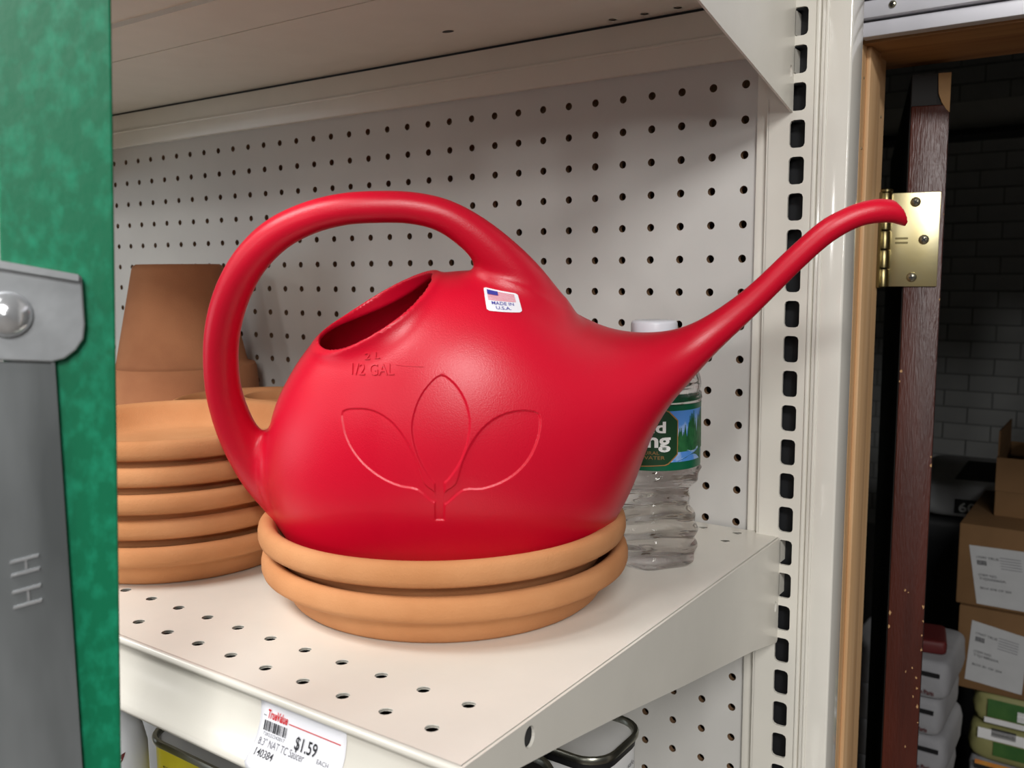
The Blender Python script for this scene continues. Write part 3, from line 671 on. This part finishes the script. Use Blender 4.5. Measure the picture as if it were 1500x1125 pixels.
for k in range(5): put_saucer(SML, -.4285, -.109, ZS+k*.0145, k*1.1, 'small terracotta saucer, %s of the stack between upturned pot and can handle' % OR5[k], 'small saucers beside the pot')
TINY = saucer_mesh(.036, .020, 48)
put_saucer(TINY, -.409, -.095, ZS+4*.0145+.0072, 0, 'tiny terracotta saucer resting inside a small saucer behind the can handle', None)
PH = .145
pp = [(0, PH), (.0415, PH), (.0442, PH-.002), (.0456, PH-.006), (.0650, .046), (.0662, .043), (.0700, .0415), (.0735, .0405), (.0748, .037), (.0775, .003), (.0770, .0005), (.0750, 0), (.0720, .0005), (.0700, .003), (.0640, .045), (.0405, PH-.010), (0, PH-.010)]
V, F = lathe(pp, 80); pot = link('clay_pot', bpy.data.meshes.new('clay_pot'), None); pot.data.from_pydata(V, [], F); pot.data.update()
pot.data.materials.append(M['terra_dark']); pot.data.polygons.foreach_set('use_smooth', [True]*len(pot.data.polygons)); pot.data.set_sharp_from_angle(angle=math.radians(50))
pot.location = (-.580, -.080, ZS+3*.0125+.0255); tag(pot, 'terracotta flower pot turned upside down on a stack of small saucers', 'flower pot')
obj('chip_mark', [(-.0205, -.0360, PH+.0003), (-.0120, -.0405, PH+.0003), (-.0130, -.0432, PH-.0022), (-.0200, -.0405, PH-.0045), (-.0225, -.0385, PH-.0026)], [(0, 1, 2, 3, 4)], 'chip', pot)
# ================================================================ water bottle
bt = thing('water_bottle', 'small clear plastic bottle of spring water standing behind the spout', 'bottle', (-.0188, -.1085, ZS))
bp_ = [(0, .0035), (.012, .0025), (.020, .0004), (.0255, 0), (.0285, .0022), (.0302, .007), (.0306, .014), (.0300, .0165), (.0306, .019), (.0308, .025), (.0300, .030), (.0285, .0335), (.0276, .036), (.0272, .0375), (.0262, .040), (.0252, .0435), (.0250, .0465), (.0255, .049), (.0263, .0515), (.0268, .0525), (.0282, .055), (.0305, .0585), (.0322, .0620), (.0326, .0650), (.0322, .0672), (.0318, .069), (.0318, .112), (.0326, .1140), (.0322, .117), (.0308, .1185), (.0316, .1208), (.0318, .1240), (.0310, .1280), (.0290, .1330), (.0255, .1385), (.0205, .1435), (.0160, .1470), (.0132, .1495), (.0126, .151), (.0150, .1515), (.0150, .1530), (.0126, .1535), (.0124, .158), (0, .158)]
def bfn(r, z, t):
    if .004 < z < .066:
        r += .0010*math.sin(z*560+2.0*math.sin(t*2)) + .0011*max(-.35, math.cos(6*t+.6))*max(0, 1-abs(z-.040)/.026)
    if z < .012: r += .0018*math.cos(5*t)*max(0, 1-z/.012)*min(1, r/.02)
    if .116 < z < .14: r += .0005*math.cos(10*t)
    return max(r, 0)
fine = []
for (r0, z0_), (r1, z1_) in zip(bp_[:-1], bp_[1:]):
    for k in range(3): fine.append((r0+(r1-r0)*k/3, z0_+(z1_-z0_)*k/3))
fine.append(bp_[-1])
V, F = lathe(fine, 96, fn=bfn); obj('bottle_body', V, F, 'glass', bt, True)
cp = [(0, .1655), (.0138, .1655), (.0149, .1648), (.0153, .1635), (.0153, .1545), (.0150, .1535), (.0135, .1537), (.0135, .160), (0, .160)]
V, F = lathe(cp, 90, fn=lambda r, z, t: r+(.00025*math.cos(45*t) if r > .0152 else 0)); obj('cap', V, F, 'cap', bt, angle=60)
# paper label wound round the bottle; angle measured from the side that faces the aisle
bdir = math.atan2(-.66724+.1105, .25576+.0205)
RL = .03205; LZ0, LZ1 = .0690, .1118
def lab(a, z, off=0.): th = bdir+a; return ((RL+off)*math.cos(th), (RL+off)*math.sin(th), z)
def band(name, a0, a1, z0, z1, m, parent, off, n=64):
    V = []; F = []
    for i in range(n+1):
        a = a0+(a1-a0)*i/n; V += [lab(a, z0, off), lab(a, z1, off)]
    for i in range(n): F.append((2*i, 2*i+2, 2*i+3, 2*i+1))
    return obj(name, V, F, m, parent, True)
lb = band('paper_label', -math.pi, math.pi, LZ0, LZ1, 'label_green', bt, 0, 96); lb['label'] = 'green paper label with forest stream picture'
band('sky_picture', -.9, 1.32, LZ0+.0055, LZ1-.0035, 'sky', lb, .00012)
random.seed(3)
def labpoly(name, P, m, off, parent=lb): return obj(name, [lab(u/RL, z, off) for u, z in P], [list(range(len(P)))], m, parent)
for k in range(26):
    u = .006+.036*k/25+random.uniform(-.001, .001); h = (.010+.016*min(1, max(0, (u-.012)/.02)))*random.uniform(.75, 1.15); b = LZ0+.012; w_ = .0020+h*.06
    P = [(u-w_, b)]; n = 5
    for i in range(n): P += [(u-w_*(1-(i+.6)/n), b+h*(i+.6)/n), (u-w_*(1-(i+.2)/n)*.75, b+h*(i+.6)/n+.0003)]
    P += [(u, b+h)]
    for i in reversed(range(n)): P += [(u+w_*(1-(i+.2)/n)*.75, b+h*(i+.6)/n+.0003), (u+w_*(1-(i+.6)/n), b+h*(i+.6)/n)]
    P += [(u+w_, b)]
    P = [(x, min(z, LZ1-.004)) for x, z in P]
    labpoly('tree', P, 'pine', .00016+.00001*k)
labpoly('stream', [(.004, LZ0+.0058), (.012, LZ0+.0058), (.020, LZ0+.0075), (.030, LZ0+.0110), (.036, LZ0+.0125), (.036, LZ0+.0140), (.024, LZ0+.0128), (.012, LZ0+.0125), (.004, LZ0+.0118)], 'water_print', .00045)
labpoly('bank', [(.016, LZ0+.0057), (.040, LZ0+.0057), (.040, LZ0+.0130), (.031, LZ0+.0105), (.022, LZ0+.0078)], 'pine', .00050)
bx_ = -.0085                                        # centre of the badge, along the label
def hexa(w, h, cx=bx_, cz=(LZ0+LZ1)/2+.0005): return [(cx-w, cz-h*.62), (cx-w*.72, cz-h), (cx, cz-h*1.06), (cx+w*.72, cz-h), (cx+w, cz-h*.62), (cx+w, cz+h*.62), (cx+w*.72, cz+h), (cx, cz+h*1.04), (cx-w*.72, cz+h), (cx-w, cz+h*.62)]
def labgrid(name, P, m, off):                       # polygon cut into strips so it follows the curve
    x0 = min(p[0] for p in P); x1 = max(p[0] for p in P); V = []; F = []; n = 24
    def lohi(x):
        zs_ = []
        for (ax, az), (bx2, bz) in zip(P, P[1:]+P[:1]):
            if ax != bx2 and min(ax, bx2)-1e-9 <= x <= max(ax, bx2)+1e-9: zs_.append(az+(x-ax)/(bx2-ax)*(bz-az))
        return min(zs_), max(zs_)
    for i in range(n+1):
        x = x0+(x1-x0)*min(max(i/n, 1e-4), 1-1e-4); lo, hi = lohi(x); V += [lab(x/RL, lo, off), lab(x/RL, hi, off)]
    for i in range(n): F.append((2*i, 2*i+2, 2*i+3, 2*i+1))
    return obj(name, V, F, m, lb, True)
labgrid('badge_border', hexa(.0250, .0182), 'goldink', .0006); labgrid('badge', hexa(.0243, .0175), 'badge', .0007)
def lab_text(s, u0, u1, z, h, m='whiteink', **k): fit_text('print', s, m, lb, lambda u, w: lab(u/RL, w, .00085), u0, u1, z, h, **k)
lab_text('Poland', -.0290, .0080, LZ0+.0255, .0072, bold=.03); lab_text('Spring', -.0300, .0112, LZ0+.0160, .0095, bold=.03)
lab_text('100% NATURAL', -.0230, .0040, LZ0+.0110, .0022, 'goldink'); lab_text('SPRING WATER', -.0230, .0075, LZ0+.0078, .0022, 'goldink')
# ================================================================ tins and bottles on the shelf below
def rr(w, d, r, n=6):
    P = []
    for cx, cy, a0 in ((w-r, d-r, 0), (-w+r, d-r, 90), (-w+r, -d+r, 180), (w-r, -d+r, 270)):
        for k in range(n+1): a = math.radians(a0+90*k/n); P.append((cx+r*math.cos(a), cy+r*math.sin(a)))
    return P
def ring_loft(name, rings, m, parent, cap0=True, cap1=True):
    n = len(rings[0]); V = [p for r in rings for p in r]; F = []
    for i in range(len(rings)-1):
        for k in range(n): F.append((i*n+k, i*n+(k+1) % n, (i+1)*n+(k+1) % n, (i+1)*n+k))
    if cap0: F.append(list(range(n))[::-1])
    if cap1: F.append([(len(rings)-1)*n+k for k in range(n)])
    return obj(name, V, F, m, parent, angle=45)
def tin(label, x, y, h, rz, w, d, wrap, lbl):
    t = thing('solvent_tin', label, 'tin', (x, y, -.300), None, rz); r = .018
    q = lambda o, z: [(a, b, z) for a, b in rr(w-o, d-o, r-o*.6)]
    b = ring_loft('body', [q(.0008, 0), q(.0008, h-.004)], wrap, t)
    ring_loft('rim', [q(.0008, h-.0050), q(-.0012, h-.0040), q(-.0016, h-.0015), q(-.0008, h), q(.0012, h), q(.0022, h-.0012), q(.0022, h-.0095)], 'tin_rim', t, False, False)
    ring_loft('lid', [q(.0021, h-.0105), q(.0021, h-.0092), q(.005, h-.0088)], 'tin', t)
    V, F = lathe([(.0105, h-.0090), (.0105, h-.0045), (.0098, h-.0040), (.0, h-.0040)], 24); obj('pour_cap', [(a-w*.5, b_, z) for a, b_, z in V], F, 'tin', t, angle=40)
    return t, b
t1, b1 = tin('rectangular solvent tin with a yellow band along its upper edge, under the shelf front', -.2065, -.3120, .1995, 0, .058, .0345, 'plastic_white', '')
q = lambda o, z: [(a, b, z) for a, b in rr(.058+o, .0345+o, .018)]
ring_loft('yellow_band', [q(-.0004, .1690), q(-.0004, .1945)], 'yellow', b1, False, False)
ring_loft('black_stripe', [q(-.00035, .1670), q(-.00035, .1690)], 'black', b1, False, False); ring_loft('grey_panel', [q(-.0003, .12), q(-.0003, .1668)], 'label_white', b1, False, False)
fit_text('print', 'SUNNYSIDE  QUALITY', 'black', b1, lambda u, w: (u, -.0350, w), -.0370, .042, .1815, .0026)
t2, b2 = tin('dark-topped rectangular tin with white side label, under the bracketed shelf end', -.0540, -.1830, .2000, 0, .0545, .0300, 'label_white', '')
q2 = lambda o, z: [(a, b, z) for a, b in rr(.0545+o, .0300+o, .018)]
ring_loft('black_band', [q2(-.0005, .1905), q2(-.0005, .1950)], 'black', b2, False, False)
fit_text('print', 'free, safe', 'greyink', b2, lambda u, w: (.0551, u, w), -.008, .012, .181, .0035)
for z, u0 in ((.1755, -.004), (.1700, -.010)):
    obj('print_line', [(.0551, u0, z), (.0551, .012, z), (.0551, .012, z+.0022), (.0551, u0, z+.0022)], [(0, 1, 2, 3)], 'greyink', b2)
t3, b3 = tin('black rectangular tin standing in front of the white-labelled tin', -.0730, -.2560, .2000, .0, .0545, .0300, 'black', '')
jug = thing('white_jug', 'white plastic jug behind the yellow-banded tin', 'jug', (-.335, -.245, -.300))
V, F = lathe([(0, 0), (.052, 0), (.056, .004), (.056, .165), (.052, .185), (.040, .205), (.020, .222), (.017, .226), (.017, .242), (0, .242)], 48); obj('jug_body', V, F, 'plastic_white', jug, True)
V, F = lathe([(.0185, .228), (.0185, .245), (.0, .245)], 32); obj('cap', V, F, 'black', jug, angle=40)
btl = thing('white_bottle', 'white bottle with dark print at the shelf front, next to the ladder', 'bottle', (-.255, -.372, -.300))
V, F = lathe([(0, 0), (.018, 0), (.0195, .003), (.0195, .205), (.016, .222), (.010, .230), (.010, .242), (0, .242)], 40); bb = obj('bottle_body', V, F, 'plastic_white', btl, True)
bd = math.atan2(-.66724+.372, .25576+.255)
def bl_(u, z): a = bd+u/.0195; return (.01965*math.cos(a), .01965*math.sin(a), z)
labv = [(-.004, .196), (.0, .2), (.004, .204), (.006, .209), (.003, .208), (-.002, .203)]
obj('print', [bl_(u, z) for u, z in labv], [list(range(6))], 'maroon', bb)
obj('print', [bl_(u, z) for u, z in [(-.006, .190), (.002, .188), (.007, .190), (.002, .1865)]], [(0, 1, 2, 3)], 'ink', bb)
# ================================================================ step ladder rail close to the camera
LO = Vector((-.0494, -.4811, 0)); ler = Vector((.5207, .8537, 0)).normalized(); lnn = Vector((ler.y, -ler.x, 0)); LS = .0445
ld_ = thing('stepladder', 'green fibreglass stepladder rail with aluminium bracket and strut', 'ladder', (0, 0, FZ))
def lp2(a, n, z): return LO+ler*(a+LS*(z-.157))+lnn*n+Vector((0, 0, z-FZ))
def lbox(name, a0, a1, n0, n1, z0, z1, m, parent, lean=True, bev=0.):
    o = bbox(name, (a0, a1, n0, n1, z0, z1), m, parent, bev)
    for v in o.data.vertices:
        a, n, z = v.co; v.co = lp2(a if lean else a-LS*(z-.157), n, z)
    o.data.update(); return o
def lrail(a0, a1, name='rail'):
    # C-channel: web towards the camera, two flanges turned back
    P = [(a0, 0), (a1, 0), (a1, -.030), (a1-.0035, -.030), (a1-.0035, -.0035), (a0+.0035, -.0035), (a0+.0035, -.030), (a0, -.030)]
    zz = [FZ]+[FZ+(.75-FZ)*k/8 for k in range(1, 9)]; n = len(P); V = [lp2(a, b, z) for z in zz for a, b in P]; F = []
    for i in range(len(zz)-1):
        for k in range(n): F.append((i*n+k, i*n+(k+1) % n, (i+1)*n+(k+1) % n, (i+1)*n+k))
    F += [list(range(n))[::-1], [(len(zz)-1)*n+k for k in range(n)]]
    o = obj(name, V, F, 'green', ld_); b = o.modifiers.new('rounding', 'BEVEL'); b.width = .0008; b.segments = 2; b.limit_method = 'ANGLE'; return o
lrail(-.0358, .0)
br = [(-.075, .2095), (-.0098, .1960), (-.0088, .1950), (-.0088, .1785), (-.0096, .1735), (-.0122, .1697), (-.0160, .1668), (-.0200, .1658), (-.075, .1705)]
def nl(u, w, d): return lp2(u-LS*(w-.157), .0004+d, w)
o = prism('bracket', br, .0030, 'alu', ld_, nl); b = o.modifiers.new('rounding', 'BEVEL'); b.width = .0009; b.segments = 3; b.limit_method = 'ANGLE'
prism('bracket_lip', [(-.075, .2095), (-.0098, .1960), (-.0098, .1937), (-.075, .2065)], .0052, 'alu', o, nl)
V, F = lathe([(.0078, 0), (.0078, .0008), (.0072, .0022), (.0052, .0042), (.0025, .0053), (0, .0056)], 28)
obj('rivet', [nl(-.0325+x, .1827+y, .0030+z) for x, y, z in V], F, 'shiny', ld_, True)
V = []; zz = (.1665, -.35)
ar = [(-.060, 0), (-.0192, 0), (-.0192, .0022), (-.0204, .0022), (-.0204, .0013), (-.060, .0013)]
V = [nl(u-(.0012 if z < 0 else 0), z, w-.0002) for z in zz for u, w in ar]; n = 6
F = [(k, (k+1) % n, n+(k+1) % n, n+k) for k in range(n)]+[list(range(n))[::-1], [n+k for k in range(n)]]
arm = obj('strut', V, F, 'alu_dark', ld_)
for z in (.0971, .0923, .0861, .0806): prism('stamped_ridge', [(-.0378, z-.0019), (-.0288, z-.0004), (-.0286, z+.0006), (-.0378, z-.0010)], .0006, 'shiny', arm, lambda u, w, d: nl(u, w, .0011+d))
for z in (.0947, .0833): prism('stamped_ridge', [(-.0332, z-.0022), (-.0325, z-.0022), (-.0325, z+.0022), (-.0332, z+.0022)], .0004, 'shiny', arm, lambda u, w, d: nl(u, w, .0011+d))
# ================================================================ goods in the dark storeroom
def sack(name, label, cat, c, w, d, h, rz, m, group=None, seed=0):
    """a filled bag lying flat: pillow with pinched ends and soft creases"""
    rnd = random.Random(seed); nx, ny = 22, 14; V = []; F = []; ph = [rnd.uniform(0, 6) for _ in range(6)]
    t = thing(name, label, cat, c, group, rz)
    for s in (1, -1):
        for i in range(nx+1):
            for j in range(ny+1):
                u = 2*i/nx-1; v = 2*j/ny-1
                k = (max(0, 1-abs(u)**6)*max(0, 1-abs(v)**5))**.4
                x = u*w/2*(1-.05*abs(v)**3); y = v*d/2*(1-.06*abs(u)**3)
                z = h/2+s*h/2*k*(1 if s > 0 else .94)
                z += .0035*math.sin(7*u+3*v+ph[0])*k*(s > 0)+.002*math.sin(13*u-5*v+ph[1])*k*(s > 0)
                V.append((x, y, max(z, 0)))
    n1 = (nx+1)*(ny+1)
    for s in (0, 1):
        for i in range(nx):
            for j in range(ny):
                a = s*n1+i*(ny+1)+j; f = (a, a+ny+1, a+ny+2, a+1); F.append(f if s == 0 else f[::-1])
    o = obj('bag', V, F, m, t, True)
    bm = bmesh.new(); bm.from_mesh(o.data); bmesh.ops.remove_doubles(bm, verts=bm.verts[:], dist=.0003); bm.to_mesh(o.data); bm.free()
    return t
def front(o, P, m, y, name='print'): return obj(name, [(x, y, z) for x, z in P], [list(range(len(P)))], m, o)
def rect(x0, x1, z0, z1): return [(x0, z0), (x1, z0), (x1, z1), (x0, z1)]
# the face of a flat bag that looks to the door is its bulging long edge: print sits on a slightly bowed strip
def bow(t, x0, x1, z0, z1, m, d, h, text=None, tm=None, name='print'):
    def P(x, z, off=0.): 
        k = abs(2*z/h-1); return (x, -d/2-.0012+d*.008*k**2-off, z)
    n = 10; V = []; F = []
    for i in range(n+1):
        z = z0+(z1-z0)*i/n; V += [P(x0, z), P(x1, z)]
    for i in range(n): F.append((2*i, 2*i+1, 2*i+3, 2*i+2))
    if m: obj(name, V, F, m, t)
    if text: fit_text(name, text, tm, t, lambda u, w: P(u, w, .002), x0, x1, z0, z1-z0, bold=.02)
def slab(name, label, cat, c, w, d, h, rz, m, group=None, seed=0):
    """stacked sack with an upright bulging front"""
    t = thing(name, label, cat, c, group, rz); n = 72; rings = []
    for z, k in ((0, .0), (0, .5), (0, .86), (.02*h, .93), (.08*h, .965), (.18*h, .985), (.32*h, .997), (.5*h, 1.0), (.68*h, .995), (.82*h, .985), (.92*h, .962), (.975*h, .925), (h, .86), (h, .5), (h, 0)):
        ring = []
        for q in range(n):
            a = 2*math.pi*q/n; cx, sy = math.cos(a), math.sin(a); e = .24
            wr = 1-.012*(.5+.5*math.sin(5*a+seed*1.7+9*z/h))-.008*(.5+.5*math.sin(13*a-seed+21*z/h)) if .05 < z/h < .95 else .99
            x = math.copysign(abs(cx)**e, cx)*w/2*k*wr; y = math.copysign(abs(sy)**e, sy)*d/2*k*wr
            ring.append((x, y, z))
        rings.append(ring)
    o = ring_loft('bag', rings, m, t); o.data.polygons.foreach_set('use_smooth', [True]*len(o.data.polygons)); o.data.set_sharp_from_angle(angle=math.radians(60))
    return t
R0 = math.radians(10)
# carton towers: two labelled boxes and two small ones on top
def carton(label, c, w, d, h, rz, open_=False):
    t = thing('cardboard_box', label, 'box', c, None, rz)
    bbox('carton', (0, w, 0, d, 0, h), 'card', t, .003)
    bbox('tape', (w*.42, w*.58, -.0006, d+.0006, h-.03, h+.0008), 'card', t)
    return t
BX, BY = -.047, 1.375
c1 = carton('brown cardboard box with white shipping label, lower of the two labelled boxes', (BX+.010, BY, -.685), .42, .34, .178, 0)
c2 = carton('brown cardboard box with white shipping label, upper of the two labelled boxes', (BX+.002, BY+.004, -.505), .42, .34, .172, 0)
def ship_label(t, P, txt):
    g = obj('shipping_label', [(x, -.0008, z) for x, z in P], [(0, 1, 2, 3)], 'label_dim', t); P = [np.array(p) for p in P]
    def q(u, w): a = P[0]*(1-u)+P[1]*u; b = P[3]*(1-u)+P[2]*u; p = a*(1-w)+b*w; return (p[0], -.0014, p[1])
    for s, u0, u1, w, h in txt: fit_text('print', s, 'ink', g, q, u0, u1, w, h)
    for k in range(7): obj('barcode_bar', [q(.10+k*.024, .68), q(.115+k*.024, .68), q(.115+k*.024, .76), q(.10+k*.024, .76)], [(0, 1, 2, 3)], 'ink', g)
    for k in range(5): obj('rule', [q(.5, .66+k*.045), q(.85, .66+k*.045), q(.85, .67+k*.045), q(.5, .67+k*.045)], [(0, 1, 2, 3)], 'greyink', g)
ship_label(c2, [(.040, .006), (.150, .006), (.128, .130), (.020, .128)], (('17597 TRUE', .10, .48, .79, .04), ('ITEM NO.', .10, .42, .49, .04), ('TVJ200060A', .10, .55, .43, .04), ('BOX 078 OF 304', .10, .62, .27, .035)))
ship_label(c1, [(.018, .020), (.124, .012), (.130, .134), (.026, .150)], (('17597 TRUE', .10, .48, .79, .04), ('ITEM NO.', .10, .42, .49, .04), ('TVJ148060A', .10, .55, .43, .04), ('BOX 81 OF 304', .10, .62, .27, .035)))
for t in (c1, c2):
    for z in (.045, .105): obj('hand_slot', [(.155, -.0009, z), (.26, -.0009, z-.004), (.26, -.0009, z+.018), (.155, -.0009, z+.022)], [(0, 1, 2, 3)], 'card_d', t)
c3 = carton('small plain cardboard box on top of the labelled boxes, under the open one', (BX+.052, BY+.10, -.333), .30, .22, .055, 0)
c4 = thing('open_cardboard_box', 'open cardboard box with a raised flap, topmost of the box stack', 'box', (BX+.052, BY+.10, -.278))
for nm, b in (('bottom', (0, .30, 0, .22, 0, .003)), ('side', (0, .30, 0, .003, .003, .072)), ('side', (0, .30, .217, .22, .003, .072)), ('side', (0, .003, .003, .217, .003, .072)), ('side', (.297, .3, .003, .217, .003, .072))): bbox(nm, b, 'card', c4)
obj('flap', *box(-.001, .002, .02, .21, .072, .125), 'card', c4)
pk = slab('wrapped_package', 'white plastic-wrapped package lying inside the open cardboard box', 'package', (BX+.185, BY+.21, -.275), .18, .13, .085, .1, 'sack')
# grey bag with a black panel, 60 on its front
gs = slab('cement_sack', 'grey paper sack marked 60 with a black panel on top', 'sack', (-.107, 2.08, -.450), .27, .42, .090, .12, 'sack_grey')
obj('black_panel', [(-.055, -.15, .0906), (.09, -.15, .0906), (.08, .12, .0906), (-.03, .12, .0906)], [(0, 1, 2, 3)], 'black', gs)
bow(gs, -.050, .030, .014, .052, 'black', .42, .090); bow(gs, -.040, .000, .020, .044, None, .42, .090, '60', 'whiteink')
hs_ = (-.450-FZ)/3
for k, w_ in enumerate(('lowest', 'middle', 'uppermost')): slab('dark_sack', 'black plastic sack, %s of three heaped under the grey cement sack' % w_, 'sack', (-.13, 2.08, FZ+k*hs_), .34, .40, hs_, .12, 'sack_dark', 'black sacks under the cement sack', k)
# pile of white plaster bags, seen on both sides of the door edge
ph_ = .0745; z_ = -.540
for k, w_ in enumerate(('topmost', 'second from the top', 'middle', 'second from the bottom', 'bottom')):
    z_ -= ph_; random.seed(k)
    t = slab('plaster_bag', 'white plaster bag with red print, %s of the pile behind the door' % w_, 'bag', (-.110+random.uniform(-.006, .006), 1.22, z_), .195, .21, ph_, 0, 'sack', 'white plaster bags', k)
    bow(t, .0, .076+random.uniform(-.008, .008), .047, .056, 'black', .21, ph_); bow(t, .022, .072, .012, .021, None, .21, ph_, 'Yeso de Paris', 'maroon')
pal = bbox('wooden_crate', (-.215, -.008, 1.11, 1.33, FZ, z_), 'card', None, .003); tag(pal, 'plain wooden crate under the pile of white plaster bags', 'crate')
# soil bags at the right, nearer the door
def soil(label, c, w, h, m, prints, rz=.12, seed=0):
    t = slab('soil_bag', label, 'bag', c, w, .28, h, rz, m, 'soil bags', seed)
    for x0, x1, z0, z1, mm in prints: bow(t, x0, x1, z0, z1, mm, .28, h)
    return t
g1 = soil('green and straw coloured soil bag, top of the soil bag pile', (.172, 1.515, -.757), .36, .0715, 'sack_yellow', ((-.145, -.075, .022, .060, 'greenprint'), (-.150, .15, .008, .020, 'label_white')), 0, 1)
bow(g1, -.090, -.062, .024, .046, 'label_white', .28, .0715)
g2 = soil('straw coloured soil bag with a green patch, under the top soil bag', (.172, 1.510, -.835), .37, .078, 'sack_yellow', ((-.160, .16, .052, .074, 'label_white'), (-.130, -.070, .020, .050, 'greenprint'), (-.135, -.09, .060, .078, 'black')), 0, 2)
g3 = soil('white soil bag with orange and black bands, under the straw coloured ones', (.180, 1.505, -.910), .38, .075, 'sack', ((-.17, .17, .060, .070, 'black'), (-.17, .17, .070, .079, 'orange')), 0, 3)
fit_text('print', 'CONTROL', 'whiteink', g3, lambda u, w: (u, -.1475, w), .04, .14, .061, .007)
g4 = soil('white soil bag with orange print and a maroon patch, bottom visible one', (.178, 1.500, -.985), .38, .0745, 'sack', ((-.17, .17, .070, .080, 'orange'), (-.17, .17, .058, .069, 'black'), (.04, .15, .02, .05, 'maroon')), 0, 4)
sup3 = slab('soil_bag', 'tall dark bulk bag at the bottom of the soil bag pile', 'bag', (.178, 1.505, FZ), .38, .28, .635, 0, 'sack_dark', 'soil bags')
for g_, z0_, m_ in ((g1, .030, 'ink'), (g2, .022, 'greenprint')):     # unreadable line of print: a row of blocks
    rr_ = random.Random(z0_)
    u_ = -.052
    while u_ < .11:
        w_ = rr_.uniform(.006, .012); hh_ = rr_.choice((.009, .009, .014)); obj('print_mark', [(u_, -.1420, z0_), (u_+w_, -.1420, z0_), (u_+w_, -.1420, z0_+hh_), (u_, -.1420, z0_+hh_)], [(0, 1, 2, 3)], m_, g_); u_ += w_+.003
rc = slab('red_pouch', 'small dark red pouch lying on top of the plaster bags', 'pouch', (-.068, 1.20, -.539), .075, .10, .026, .2, 'maroon')
